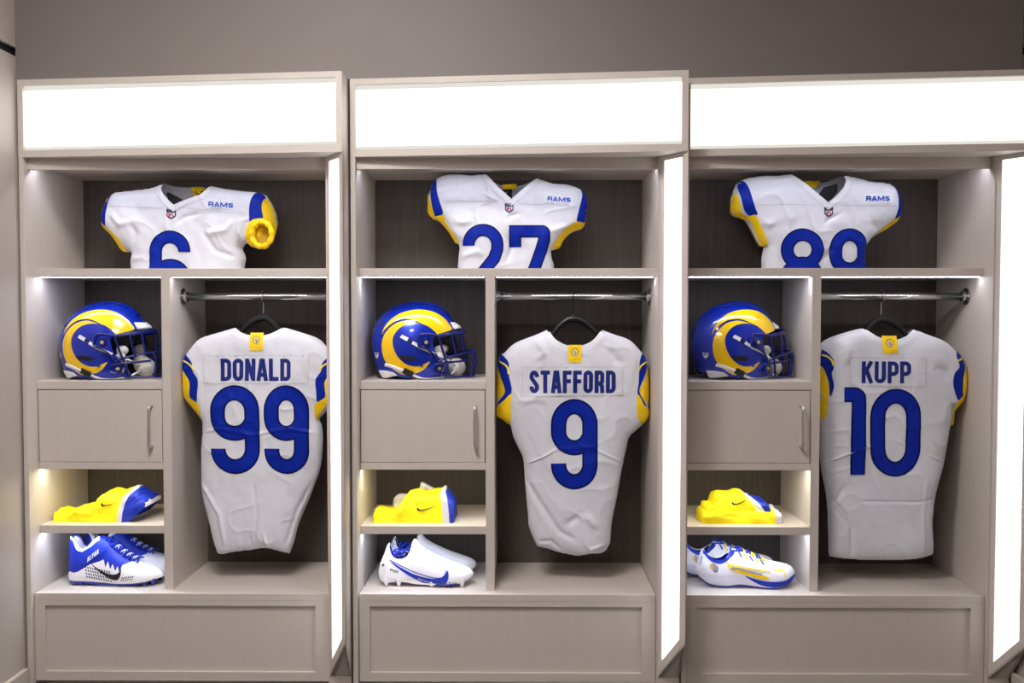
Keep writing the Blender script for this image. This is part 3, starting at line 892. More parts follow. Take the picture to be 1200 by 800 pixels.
# ------------------------------------------------------------------ jerseys displayed on the upper shelves
def bust_jersey(label, C, outline_c, vcut, backneck, yokes, rams, patch, shield, nums, blues, yels, tagq, kind, creases, seed, dark, Y=.15, T=.075, ring=None, numH=None, thin=()):
    S = C(outline_c)
    zm = zShelf1 + .0008
    S = [(x, max(z, zm)) for x, z in S]
    cx = sum(p[0] for p in S) / len(S)
    root = empty('jersey', (cx, Y, zShelf1), label, 'jersey', 'white jerseys standing on the upper shelves')
    Sf = S
    cl = Cloth(Sf, Y, T, lam=.034, seed=seed, wr=.0050, creases=[(a, b, c * 1.35) for a, b, c in creases], zmin=zm, dir=(1, 1.1))
    # keep full thickness down to the shelf: the lower edge is not a seam
    Sx = [(x, z - (.14 if z < zm + .002 else 0)) for x, z in S]
    cl2 = Cloth(Sx, Y, T, lam=.034, seed=seed, wr=.0050, creases=[(a, b, c * 1.35) for a, b, c in creases], zmin=zm, dir=(1, 1.1))
    cl2.sil = S
    tipL = C([vcut[0]])[0]; tipR = C([vcut[-1]])[0]
    iL = min(range(len(S)), key=lambda i: (S[i][0] - tipL[0]) ** 2 + (S[i][1] - tipL[1]) ** 2)
    iR = min(range(len(S)), key=lambda i: (S[i][0] - tipR[0]) ** 2 + (S[i][1] - tipR[1]) ** 2)
    def cut(c):
        return list(C(c)) + [S[k] for k in range(iR - 1, iL, -1)]
    def sheet(poly, h, side, scale):
        V, Tt, P = tri_region([poly], h)
        W = cl2.lift(V, 0, side, scale)
        d = dist(V, [S]); bot = V[:, 1] < zm + .0015
        W[(d < 2e-4) & ~bot, 1] = Y
        return W, Tt
    mb = MB()
    W1, T1 = sheet(cut(vcut), .004, -1, 1); mb.add(W1, T1)
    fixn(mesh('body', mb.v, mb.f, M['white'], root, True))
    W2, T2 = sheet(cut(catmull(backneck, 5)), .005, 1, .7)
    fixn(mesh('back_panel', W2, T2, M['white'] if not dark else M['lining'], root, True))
    clp = cl2
    vc = C(vcut)
    v, f = ribbon([(x * .98 + .02 * tipL[0], z - .006) for x, z in densify(vc, .01, False)], .017, False, .004, 4)
    # v-neck band: parallel strips outside the v
    apex = min(range(len(vc)), key=lambda i: vc[i][1])
    band = []
    for i, (x, z) in enumerate(vc):
        sgn = -1 if i < apex else (1 if i > apex else 0)
        band.append((x + sgn * .0085, z - (.006 if sgn else .011)))
    v, f = ribbon(band, .017, False, .004, 4)
    clp.strokes(np.array(v), f, 'collar', M['seamw'], root, .0016)
    edge = [(x + (1 if i > apex else -1 if i < apex else 0) * .0150, z - (.012 if i != apex else .021)) for i, (x, z) in enumerate(vc)][1:-1]
    v, f = ribbon(edge, .0022, False, .004, 2)
    clp.strokes(np.array(v), f, 'collar_seam', M['lining'], root, .0020)
    # dark sheet standing in for the dark inside of the neck
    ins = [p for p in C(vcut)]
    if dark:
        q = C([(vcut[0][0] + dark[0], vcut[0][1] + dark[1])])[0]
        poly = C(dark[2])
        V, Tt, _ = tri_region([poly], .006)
        W = cl2.lift(V, 0, -1, .1); mesh('neck_dark_sheet', W, Tt, M['hdark'], root, True)
    # neck tag at the back of the collar
    tq = C(tagq)
    V, Tt, _ = tri_region([tq], .004)
    W = cl2.lift(V, -.006, 1, .6)
    W[:, 1] -= .004
    tg = mesh('neck_tag', W, Tt, M['yellow'], root, True)
    if kind == 'LA':
        xs = [p[0] for p in tq]; zs_ = [p[1] for p in tq]
        w_, h_ = max(xs) - min(xs), max(zs_) - min(zs_)
        V, Fc = text_strokes('LA', min(xs) + w_ * .22, max(xs) - w_ * .08, min(zs_) + h_ * .22, min(zs_) + h_ * .62, t=.3, gap=.12, h=.003, na=2)
        W = cl2.lift(V, -.006, 1, .6); W[:, 1] -= .006
        mesh('tag_lettering', W, Fc, M['crest'], tg, True)
    if kind == 'label':
        V, Tt, _ = tri_region([C([(540, 150), (600, 150), (598, 214), (540, 205)])], .005)
        W = cl2.lift(V, -.006, 1, .5); W[:, 1] -= .006
        lb = mesh('size_label', W, Tt, M['rubber'], root, True)
        V, Tt, _ = tri_region([C([(552, 166), (560, 171), (578, 163), (560, 175), (552, 172)])], .003)
        W = cl2.lift(V, -.006, 1, .5); W[:, 1] -= .008
        mesh('tick_emblem', W, Tt, M['white'], lb, True)
    for yk in yokes:
        v, f = ribbon(C(catmull(yk, 5)), .003, False, .005, 2)
        clp.strokes(np.array(v), f, 'seam', M['lining'], root, .0012)
    pt = clp.decal([C(patch)], 'wordmark_patch', M['seamw'], root, .0014)
    (xa, za), (xb, zb_) = C([rams[0], rams[1]])
    V, Fc = text_strokes('RAMS', xa, xb, min(za, zb_), max(za, zb_), t=.27, gap=.13, h=.003, na=3)
    slope = rams[2]
    V[:, 1] -= (V[:, 0] - xa) * slope
    clp.strokes(V, Fc, 'wordmark', mat_rams, pt, .0022)
    crest(clp, root, C, *shield)
    for c, a, b, vt, Hc in nums:
        (xa, zt_), = C([(a, vt)]); (xb, zb2), = C([(b, vt + Hc)])
        for nm, mm, nar, off in (('number', M['navy'], 1.0, .0013), ('number_fill', M['blue'], .77, .0022)):
            V, Fc = text_strokes(c, xa, xb, zb2, zt_, t=.17, narrow=nar, h=.004, na=6)
            Fc = [f for f in Fc if max(V[i][1] for i in f) > zm]
            W = clp.lift(V, off)
            if nm == 'number': par = fixn(mesh(nm, W, Fc, mm, root, True))
            else: fixn(mesh(nm, W, Fc, mm, par, True))
    for p in blues: clp.decal([C(catmull(p, 4, True))], 'sleeve_stripe', M['blue'], root, .0013)
    for p in yels: clp.decal([C(catmull(p, 4, True))], 'sleeve_cuff', M['yellow'], root, .0028, both=True)
    for p in thin:
        v, f = ribbon(C(catmull(p, 4)), .003, False, .004, 2)
        clp.strokes(np.array(v), f, 'sleeve_piping', M['yellow'], root, .0024)
    if ring:
        (cu, cv), (ru, rv), (iu, iv) = ring
        C = crop(100, 190, 5, Y - .080)
        o, = C([(cu, cv)]); e, = C([(cu + ru, cv)]); g, = C([(cu, cv + rv)])
        rx = e[0] - o[0]; rz = o[1] - g[1]
        pts = []; rad = []
        for k in range(48):
            a = 2 * PI * k / 48
            pts.append((o[0] + rx * .80 * math.cos(a), Y - .078 - .012 * math.cos(a), o[1] + rz * .82 * math.sin(a)))
            rad.append(.0085 + .0016 * math.sin(9 * a) + .001 * math.sin(17 * a))
        cf = MB().tube(pts, rad, 10, closed=True).build('sleeve_cuff', M['yellow'], root, smooth=True)
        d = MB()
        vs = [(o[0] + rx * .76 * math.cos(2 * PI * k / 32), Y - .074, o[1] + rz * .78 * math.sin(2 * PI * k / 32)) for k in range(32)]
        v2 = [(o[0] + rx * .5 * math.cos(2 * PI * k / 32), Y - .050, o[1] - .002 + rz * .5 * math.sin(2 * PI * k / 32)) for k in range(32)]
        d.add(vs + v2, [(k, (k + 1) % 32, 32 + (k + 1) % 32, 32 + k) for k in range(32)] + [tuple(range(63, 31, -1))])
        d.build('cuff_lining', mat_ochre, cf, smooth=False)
    return root


mat_rams = mat('azure wordmark print', (10, 90, 190), .5)
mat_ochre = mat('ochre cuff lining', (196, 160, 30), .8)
CB = lambda ox: crop(ox, 190, 5, .125)

# --- number 6
oc = [(455, 122), (430, 130), (370, 150), (280, 160), (165, 172), (140, 190), (112, 225), (95, 268), (87, 310), (84, 345), (90, 375), (120, 405), (155, 440), (185, 490), (200, 512), (215, 524), (262, 520), (268, 535),
      (255, 575), (260, 618), (262, 640), (915, 640), (918, 610), (928, 560), (905, 500), (918, 478), (945, 470), (960, 492), (1010, 505), (1050, 502), (1085, 455), (1100, 400), (1112, 355), (1105, 300), (1085, 250), (1050, 190), (1010, 172), (960, 168),
      (900, 163), (800, 150), (730, 135), (690, 138), (600, 135), (520, 132)]
oc = densify(oc, 12)
bust_jersey('white jersey with blue number 6 and blue wordmark, standing in left locker top', CB(100), oc,
    densify([(455, 122), (459, 160), (480, 195), (510, 228), (542, 256), (600, 230), (650, 213), (690, 197), (715, 172), (730, 135)], 10, False),
    [(455, 122), (500, 133), (560, 137), (620, 139), (690, 139), (730, 135)],
    [[(150, 262), (300, 270), (480, 278)], [(570, 270), (700, 285), (850, 300), (960, 305)], [(165, 300), (175, 340), (230, 420), (262, 480)], [(985, 340), (940, 380), (905, 470)], [(165, 180), (138, 280), (140, 380)]],
    ((744, 266), (886, 238), .06), [(722, 212), (900, 236), (900, 290), (722, 272)], (501, 558, 279, 341),
    [('6', 397, 645, 405, 436)],
    [[(163, 174), (150, 215), (140, 290), (136, 370), (112, 362), (90, 345), (95, 270), (125, 205), (145, 180)], [(1010, 174), (1055, 205), (1047, 260), (1055, 332), (1020, 350), (985, 355), (979, 270), (990, 205)]],
    [[(86, 345), (110, 360), (135, 385), (200, 432), (225, 470), (242, 520), (212, 522), (198, 508), (185, 470), (150, 420), (110, 395), (88, 370)], [(1058, 212), (1090, 262), (1106, 310), (1110, 350), (1085, 345), (1060, 330), (1047, 262)], [(985, 355), (1055, 334), (1108, 352), (1098, 430), (1050, 498), (1005, 500), (960, 486), (950, 440)], [(100, 225), (112, 205), (100, 260), (90, 310), (86, 300)]],
    [(600, 137), (676, 139), (680, 190), (603, 192)], 'LA',
    [(crop(100, 190, 5, .125)(p), wd, am) for p, wd, am in (([(170, 300), (230, 370), (290, 350)], .008, .007), ([(280, 350), (320, 420), (290, 560)], .009, -.006), ([(900, 330), (850, 400), (720, 430)], .009, .006), ([(700, 400), (780, 520), (900, 560)], .008, -.007), ([(540, 380), (600, 330), (720, 300)], .007, -.004), ([(260, 575), (380, 560)], .008, .006))],
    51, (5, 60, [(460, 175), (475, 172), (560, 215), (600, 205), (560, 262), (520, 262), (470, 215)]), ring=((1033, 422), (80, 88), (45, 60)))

# --- number 27
oc = [(445, 65), (400, 66), (360, 72), (300, 66), (230, 66), (190, 74), (155, 90), (130, 120), (112, 170), (104, 220), (102, 270), (106, 300), (130, 326), (165, 338), (200, 375), (230, 412), (252, 450), (265, 470), (284, 475), (290, 500),
      (285, 540), (280, 600), (278, 640), (845, 640), (848, 600), (835, 560), (830, 515), (870, 502), (890, 475), (905, 450), (935, 420), (965, 400), (1005, 390), (1025, 368), (1036, 330), (1043, 260), (1042, 225), (1028, 185), (1005, 155), (970, 138),
      (930, 126), (840, 120), (800, 105), (745, 90), (700, 105), (610, 120), (520, 100)]
oc = densify(oc, 12)
bust_jersey('white jersey with blue number 27 and wordmark, standing in middle locker top', CB(480), oc,
    densify([(445, 65), (480, 105), (520, 150), (560, 188), (598, 222), (640, 185), (690, 140), (745, 90)], 10, False),
    [(445, 65), (480, 98), (520, 118), (560, 128), (610, 130), (660, 122), (700, 108), (745, 90)],
    [[(200, 238), (270, 236), (400, 235), (520, 236)], [(640, 250), (760, 256), (800, 250), (900, 262), (990, 275)], [(200, 300), (215, 340), (260, 400), (285, 470)], [(975, 350), (900, 400), (850, 470)]],
    ((806, 232), (942, 206), .07), [(785, 180), (955, 208), (955, 262), (785, 240)], (558, 611, 246, 304),
    [('2', 313, 552, 367, 420), ('7', 583, 822, 375, 420)],
    [[(155, 92), (165, 180), (182, 240), (200, 302), (172, 318), (150, 318), (132, 250), (122, 155), (135, 115)], [(1005, 157), (1030, 190), (1041, 230), (1038, 290), (1028, 350), (1000, 352), (976, 350), (990, 280), (1010, 200)]],
    [[(106, 175), (122, 230), (148, 316), (130, 324), (104, 290), (102, 240)], [(130, 326), (180, 316), (205, 318), (212, 350), (240, 395), (275, 440), (284, 472), (266, 470), (250, 445), (225, 405), (190, 362), (160, 338)],
     [(1042, 262), (1034, 330), (1024, 370), (1004, 388), (950, 408), (915, 440), (895, 470), (878, 500), (836, 508), (852, 470), (900, 405), (940, 372), (978, 352), (1028, 350)]],
    [(538, 122), (630, 120), (620, 146), (545, 148)], 'label',
    [(crop(480, 190, 5, .125)(p), wd, am) for p, wd, am in (([(420, 180), (470, 210), (540, 240)], .006, .004), ([(560, 350), (600, 320), (660, 300)], .006, -.005), ([(250, 340), (320, 360), (380, 340)], .010, .006), ([(800, 420), (860, 400), (950, 370)], .010, .006), ([(560, 420), (600, 500), (570, 600)], .008, -.006), ([(280, 560), (400, 530), (460, 560)], .008, .005))],
    63, None)

# --- number 89
oc = [(440, 65), (400, 68), (370, 74), (300, 72), (200, 84), (150, 104), (120, 128), (105, 165), (92, 215), (90, 285), (105, 308), (130, 320), (170, 328), (195, 362), (222, 410), (240, 450), (262, 486), (290, 488), (282, 520),
      (275, 560), (274, 600), (276, 650), (886, 650), (884, 610), (872, 560), (872, 510), (885, 480), (920, 438), (960, 412), (1000, 392), (1040, 365), (1066, 345), (1085, 310), (1094, 262), (1084, 200), (1066, 158), (1040, 132), (1010, 118),
      (960, 112), (900, 108), (860, 96), (800, 80), (745, 72), (700, 95), (620, 112), (520, 100)]
oc = densify(oc, 12)
bust_jersey('white jersey with blue number 89 and wordmark, standing in right locker top', CB(840), oc,
    densify([(440, 65), (480, 105), (530, 150), (580, 196), (635, 243), (680, 205), (720, 160), (745, 110), (745, 72)], 10, False),
    [(440, 65), (480, 92), (520, 104), (570, 112), (620, 112), (670, 104), (745, 72)],
    [[(215, 258), (400, 255), (560, 258)], [(700, 258), (850, 262), (1030, 264)], [(215, 320), (235, 380), (285, 470)], [(1030, 335), (960, 390), (885, 480)]],
    ((849, 235), (985, 206), .01), [(832, 190), (1005, 188), (1005, 250), (832, 252)], (608, 663, 266, 328),
    [('8', 355, 605, 393, 434), ('9', 638, 868, 393, 434)],
    [[(150, 106), (175, 150), (195, 230), (212, 280), (225, 310), (206, 316), (185, 318), (150, 282), (130, 205), (122, 140)], [(1028, 126), (1068, 165), (1086, 220), (1090, 250), (1082, 305), (1055, 325), (1030, 334), (1045, 270), (1048, 190)]],
    [[(108, 182), (130, 255), (140, 300), (170, 318), (130, 320), (92, 288), (92, 225)], [(130, 320), (185, 318), (212, 314), (235, 355), (262, 410), (290, 484), (264, 486), (240, 440), (218, 398), (190, 345)], [(1084, 312), (1062, 348), (1000, 390), (925, 434), (945, 408), (990, 365), (1030, 340)]],
    [(530, 104), (620, 106), (610, 138), (545, 136)], 'plain',
    [(crop(840, 190, 5, .125)(p), wd, am) for p, wd, am in (([(230, 350), (290, 370), (340, 350)], .010, .006), ([(600, 380), (640, 340), (720, 300)], .007, -.006), ([(860, 350), (920, 380), (960, 350)], .012, -.006), ([(600, 460), (640, 520), (600, 600)], .009, -.006), ([(380, 300), (420, 340), (400, 390)], .012, .005))],
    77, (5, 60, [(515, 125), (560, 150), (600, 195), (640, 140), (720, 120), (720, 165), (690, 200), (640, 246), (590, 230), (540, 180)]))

# ------------------------------------------------------------------ football helmets
HS = .000416          # metres per traced unit, side view
HC = (440, 430)
sil_h = [(106, 400), (118, 335), (148, 268), (200, 200), (270, 150), (350, 117), (450, 98), (530, 100), (600, 115), (660, 148), (712, 200), (752, 258), (782, 330), (792, 420), (780, 540),
         (742, 660), (680, 760), (580, 825), (430, 850), (300, 830), (215, 770), (160, 690), (132, 600), (110, 500)]
SH = np.array(catmull(sil_h, 10, True)) - np.array(HC)
_th = np.arctan2(-SH[:, 1], SH[:, 0]); _r = np.hypot(SH[:, 0], SH[:, 1])
_o = np.argsort(_th); _th = _th[_o]; _r = _r[_o]
_th = np.concatenate([_th - 2 * PI, _th, _th + 2 * PI]); _r = np.concatenate([_r] * 3)


def h_disc(pts):
    """side view units -> unit-disc coordinates of the shell"""
    P = np.asarray(pts, float) - np.array(HC)
    th = np.arctan2(-P[:, 1], P[:, 0]); rho = np.clip(np.hypot(P[:, 0], P[:, 1]) / np.interp(th, _th, _r), 0, 1)
    ph = np.arcsin(rho) / (PI / 2)
    return np.stack([ph * np.cos(th), ph * np.sin(th)], 1)


def h_pt(D, side=-1, off=0.0, WH=.106):
    D = np.asarray(D, float)
    r = np.hypot(D[:, 0], D[:, 1]); th = np.arctan2(D[:, 1], D[:, 0]); ph = np.clip(r, 0, 1) * PI / 2
    rho = np.sin(ph); R = np.interp(th, _th, _r) * HS + off * rho
    x = (HC[0] - 440) * HS + R * rho * np.cos(th); z = (705 - HC[1]) * HS + R * rho * np.sin(th)
    p = 2.35
    W = (WH + off) * (1 - .10 * np.clip(rho * np.sin(th), -.2, 1)) * (1 - .10 * np.clip(rho * np.cos(th), 0, 1))
    y = W * np.power(np.clip(1 - rho ** p, 0, 1), 1 / p)
    # raised centre ridge along the crown
    return np.stack([x, side * y, z], 1)


def h_region(poly, h=.035, side=-1, off=.0008, smooth=True):
    P = densify(catmull(poly, 5, True) if smooth else poly, 10)
    D = h_disc(P)
    keep = [0]
    for i in range(1, len(D)):
        if np.linalg.norm(D[i] - D[keep[-1]]) > .004: keep.append(i)
    if np.linalg.norm(D[keep[-1]] - D[0]) < .004: keep.pop()
    V, T, _ = tri_region([[tuple(D[i]) for i in keep]], h)
    return h_pt(V, side, off), T


def h_at(u, v, side=-1, off=0.0):
    return Vector(h_pt(h_disc([(u, v)]), side, off)[0])


def build_helmet():
    r = empty('football_helmet', (0, 0, 0))
    kw = dict(parent=r, local=True)
    sil_part = [tuple(np.array(HC) + SH[i]) for i in range(len(SH))]
    # visible rim: from the forehead back round the face opening and the lower edge to the nape
    cutl = [(775, 300), (748, 320), (700, 334), (650, 346), (614, 362), (600, 395), (604, 440), (625, 505), (655, 552), (688, 598), (697, 645), (690, 690), (655, 703), (540, 708), (430, 702), (340, 684), (290, 676),
            (240, 690), (212, 690), (190, 668), (150, 650)]
    cutl = catmull(cutl, 4)
    # silhouette from the nape up over the crown to the forehead
    ang = lambda p: math.atan2(-(p[1] - HC[1]), p[0] - HC[0]) % (2 * PI)
    a0 = ang((775, 300)); a1 = ang((150, 650))
    top = []
    for k in range(1, 60):
        a = a1 + (a0 - a1) * k / 60
        R = np.interp(a if a < PI else a - 2 * PI, _th, _r)
        top.append((HC[0] + R * math.cos(a), HC[1] - R * math.sin(a)))
    poly = cutl + top
    D = h_disc(densify(poly, 9)); 
    # close the seam exactly on the disc rim
    V, T, _ = tri_region([[tuple(d) for d in D]], .03)
    rr = np.hypot(V[:, 0], V[:, 1]); V[rr > .985] = V[rr > .985] / rr[rr > .985][:, None]
    mb = MB()
    mb.add(h_pt(V, -1), T); mb.add(h_pt(V, 1), [t[::-1] for t in T])
    me = mesh('shell', mb.v, mb.f, None, r, True, mats=[M['hblue'], M['hdark']], local=True)
    bm = bmesh.new(); bm.from_mesh(me.data)
    bmesh.ops.remove_doubles(bm, verts=bm.verts, dist=.0004)
    bmesh.ops.recalc_face_normals(bm, faces=bm.faces)
    c = Vector((0, 0, .11)); s_ = sum((f.normal.dot(f.calc_center_median() - c)) for f in bm.faces)
    if s_ < 0: bmesh.ops.reverse_faces(bm, faces=bm.faces)
    bm.to_mesh(me.data); bm.free()
    so = me.modifiers.new('wall', 'SOLIDIFY'); so.thickness = .006; so.offset = -1; so.material_offset = 1; so.material_offset_rim = 0
    # horns on both sides
    A = [(206, 362), (216, 325), (236, 285), (275, 238), (330, 196), (400, 170), (480, 158), (560, 165), (622, 188), (680, 230), (716, 275), (736, 312), (700, 330), (632, 349), (622, 340), (596, 316), (560, 288), (520, 270), (492, 262),
         (455, 244), (400, 232), (345, 238), (292, 264), (248, 305), (216, 356)]
    B = [(502, 270), (440, 249), (390, 245), (330, 260), (280, 292), (240, 338), (216, 392), (210, 450), (220, 520), (250, 580), (300, 625), (345, 655), (380, 668), (430, 660), (482, 652), (530, 625), (556, 594), (575, 565),
         (540, 580), (490, 600), (450, 600), (400, 585), (350, 545), (315, 490), (297, 430), (300, 370), (330, 320), (370, 287), (420, 270), (470, 266)]
    for side in (-1, 1):
        for P in (A, B):
            W, T = h_region(P, .03, side, .0009)
            fixn(mesh('horn_decal', W, T, M['hyel'], r, True, local=True))
        # dark line between the two horn bands
        ln = catmull([(203, 375), (222, 335), (250, 305), (292, 268), (340, 244), (400, 236), (455, 245), (505, 268)], 5)
        v, f = ribbon(ln, 9, False, 9, 2)
        W = h_pt(h_disc(v), side, .0014); mesh('horn_line', W, f, M['hline'], r, True, local=True)
        # ear opening, vent slots
        W, T = h_region([(345, 530), (375, 518), (430, 520), (475, 532), (478, 548), (440, 556), (385, 552), (355, 545)], .03, side, .0009)
        mesh('ear_vent', W, T, M['hdark'], r, True, local=True)
        W, T = h_region([(196, 290), (206, 262), (218, 254), (212, 276), (204, 292)], .02, side, .0009)
        mesh('vent_slot', W, T, M['hdark'], r, True, local=True)
        # round snap below the ear
        p = h_at(512, 592, side); n = Vector((.1, side, -.1)).normalized()
        MB().tube([p, p + n * .006], .0052, 14).build('strap_snap', M['hblue'], r, bevel=.0008, local=True)
        # white tags and upper strap
        for q in ([(352, 375), (368, 352), (418, 378), (405, 404)], [(440, 424), (452, 402), (497, 432), (486, 452)]):
            W, T = h_region(q, .02, side, .0022, smooth=False); mesh('strap_segment', W, T, M['strap'], r, True, local=True)
        W, T = h_region([(402, 392), (420, 380), (452, 402), (440, 420)], .02, side, .0016, smooth=False)
        mesh('strap_keeper', W, T, M['rubber'], r, True, local=True)
        # lower chin strap with its buckle
        def strap(pts, w, off, nm, mm):
            v, f = ribbon(catmull(pts, 4), w, False, 10, 2)
            o = mesh(nm, h_pt(h_disc(v), side, off), f, mm, r, True, local=True)
            so = o.modifiers.new('t', 'SOLIDIFY'); so.thickness = .0018; so.offset = 0
            return o
        strap([(236, 586), (300, 604), (350, 626), (392, 642)], 26, .0035, 'chin_strap', M['strap'])
        strap([(442, 664), (480, 684), (530, 700), (600, 704), (672, 692)], 20, .0035, 'chin_strap', M['strap'])
        strap([(376, 628), (448, 664)], 46, .0055, 'strap_buckle', M['rubber'])
        strap([(496, 450), (540, 470), (575, 485), (612, 505)], 20, .0035, 'chin_strap', M['strap'])
        # rear bumper
        W, T = h_region([(182, 634), (240, 636), (296, 648), (330, 674), (295, 680), (243, 694), (212, 694), (192, 670)], .03, side, .003, smooth=False)
        o = mesh('nape_bumper', W, T, M['strap'], r, True, local=True); so = o.modifiers.new('t', 'SOLIDIFY'); so.thickness = .002
        # league sticker near the nape
        W, T = h_region([(150, 492), (166, 500), (182, 494), (184, 520), (172, 544), (156, 528)], .02, side, .001, smooth=False)
        o = mesh('league_sticker', W, T, M['strap'], r, True, local=True)
        W, T = h_region([(156, 502), (166, 506), (177, 502), (176, 512), (166, 515), (157, 512)], .02, side, .0016, smooth=False)
        mesh('sticker_print', W, T, M['crest'], o, True, local=True)
        # mask clips with their screws
        for (u, v_, su, sv) in ((545, 412, 30, 34), (625, 618, 32, 30)):
            c = h_at(min(u, 600 if v_ < 500 else 660), v_, side, .002)
            if v_ > 500: c = h_at(640, 618, side, .002)
            mb = MB(); du, dv = su * HS, sv * HS
            n = Vector((.25, side, 0)).normalized(); t = Vector((0, 0, 1)).cross(n).normalized()
            def ring(k, o): return [c + t * (du * k * math.cos(a)) + Vector((0, 0, dv * k * math.sin(a))) + n * o for a in [2 * PI * i / 16 + PI / 16 for i in range(16)]]
            a_, b_ = ring(1, -.002), ring(.9, .008); mb.add(a_ + b_, [(i, (i + 1) % 16, 16 + (i + 1) % 16, 16 + i) for i in range(16)] + [tuple(range(16, 32))])
            cl_ = mb.build('mask_clip', M['mask'], r, local=True)
            a_, b_ = ring(.52, .006), ring(.45, .0105)
            MB().add(a_ + b_, [(i, (i + 1) % 16, 16 + (i + 1) % 16, 16 + i) for i in range(16)] + [tuple(range(16, 32))]).build('clip_plate', M['silver'], cl_, local=True)
            a_, b_ = ring(.26, .0095), ring(.2, .0122)
            MB().add(a_ + b_, [(i, (i + 1) % 16, 16 + (i + 1) % 16, 16 + i) for i in range(16)] + [tuple(range(16, 32))]).build('clip_screw', M['hyel'], cl_, local=True)
    # centre ridge over the crown
    pts = []
    for k in range(36):
        a = math.radians(158 - 118 * k / 35)
        R = np.interp(a, _th, _r) * HS
        pts.append((R * math.cos(a), (705 - 430) * HS + R * math.sin(a)))
    mb = MB(); vs = []; wd = .020
    for x, z in pts:
        nrm = Vector((x, 0, z - .112)).normalized()
        for y, o in ((-wd, -.0035), (-wd * .75, .0022), (0, .0032), (wd * .75, .0022), (wd, -.0035)):
            vs.append((x + nrm.x * o, y, z + nrm.z * o))
    fs = [(i * 5 + k, i * 5 + k + 1, (i + 1) * 5 + k + 1, (i + 1) * 5 + k) for i in range(35) for k in range(4)]
    mesh('crown_ridge', vs, fs, M['hblue'], r, True, local=True)
    # forehead bumper
    X = lambda u: (u - 440) * HS
    Z = lambda v: (705 - v) * HS
    vs = []; fs = []
    N = 14
    for i in range(N + 1):
        y = -.042 + .084 * i / N; b = (abs(y) / .042) ** 2
        for u, v_ in ((742, 262), (757, 258), (800, 290), (806, 306), (748, 318), (740, 300)):
            vs.append((X(u) - .012 * b, y, Z(v_) + .000 * b))
    for i in range(N):
        for k in range(6): fs.append((i * 6 + k, i * 6 + (k + 1) % 6, (i + 1) * 6 + (k + 1) % 6, (i + 1) * 6 + k))
    fs += [tuple(range(6)), tuple(N * 6 + k for k in range(6))]
    fb = MB().add(vs, fs).build('forehead_bumper', M['strap'], r, smooth=False, bevel=.001, local=True)
    # padding inside
    mb = MB(); mb.ellipsoid((X(470), 0, Z(330)), (.098, .084, .075), 24, 14); mb.build('liner', M['hdark'], r, smooth=True, local=True)
    for sd in (-1, 1):
        mb = MB(); mb.ellipsoid((X(640), sd * .064, Z(580)), (.020, .013, .040), 18, 12); mb.build('jaw_pad', M['pad'], r, smooth=True, local=True)
        mb = MB(); mb.ellipsoid((X(650), sd * .060, Z(478)), (.020, .012, .016), 18, 12); mb.build('cheek_pad', M['pad'], r, smooth=True, local=True)
    mb = MB(); mb.ellipsoid((X(768), 0, Z(622)), (.030, .040, .031), 24, 16)
    cc = mb.build('chin_cup', M['pad'], r, smooth=True, local=True)
    for k in range(5):
        MB().tube([(X(768) + .0295 * math.cos(math.radians(a)), -.012 * 0 + sgn * .022 + .004, Z(622) + .012 * math.sin(math.radians(a * 3))) for a, sgn in ((0, 0), (1, 0))], .002, 6) if False else None
    for sd in (-1, 1):
        MB().tube([Vector((X(768), sd * .034, Z(610))), Vector((X(715), sd * .060, Z(560))), h_at(640, 520, sd, -.002)], [.0035] * 3, 8).build('cup_strap', M['strap'], r, smooth=True, local=True)
        MB().tube([Vector((X(768), sd * .034, Z(640))), Vector((X(720), sd * .060, Z(678))), h_at(680, 690, sd, .002)], [.0035] * 3, 8).build('cup_strap', M['strap'], r, smooth=True, local=True)
    # face mask, one welded cage
    fm = MB(); R_ = .0036
    def bar(pts, closed=False):
        P = [Vector((X(u), y, Z(v))) for u, v, y in pts]
        for sd in (-1, 1):
            Q = [Vector((p.x, p.y * sd, p.z)) for p in P]
            fm.tube([Vector(c) for c in catmull([tuple(q) for q in Q], 6)], R_, 8)
    bar([(500, 352, .112), (560, 348, .111), (640, 358, .104), (730, 342, .086), (800, 330, .056), (832, 322, .026), (838, 321, 0)])
    bar([(640, 368, .104), (730, 353, .087), (800, 342, .058), (836, 336, .026), (842, 335, 0)])
    bar([(500, 352, .112), (492, 400, .113), (498, 440, .113), (560, 466, .111), (610, 512, .106), (640, 570, .098)])
    bar([(640, 360, .104), (662, 440, .100), (690, 540, .092), (710, 620, .082), (728, 690, .066)])
    bar([(800, 335, .056), (815, 420, .058), (828, 500, .054)])
    bar([(735, 346, .084), (752, 420, .084), (772, 520, .078)])
    bar([(640, 570, .100), (690, 538, .093), (760, 520, .080), (830, 503, .058), (892, 493, .030), (908, 491, .012), (911, 491, 0)])
    bar([(610, 590, .104), (690, 575, .092), (790, 568, .070), (860, 560, .045)]) 
    bar([(660, 672, .092), (728, 688, .068), (800, 692, .052), (870, 694, .034), (900, 694, .014), (903, 694, 0)])
    bar([(870, 497, .040), (890, 560, .038), (886, 640, .036), (872, 694, .034)])
    bar([(911, 491, .012), (922, 560, .012), (916, 640, .012), (903, 694, .012)])
    bar([(600, 640, .102), (640, 660, .096), (690, 680, .080)])
    fm.build('face_mask', M['mask'], r, smooth=True, local=True)
    for o in COL.objects:
        q = o
        while q.parent: q = q.parent
        if q is r and o.type == 'MESH':
            for v in o.data.vertices:
                if v.co.z < .0025: v.co.z = .0025
    return r


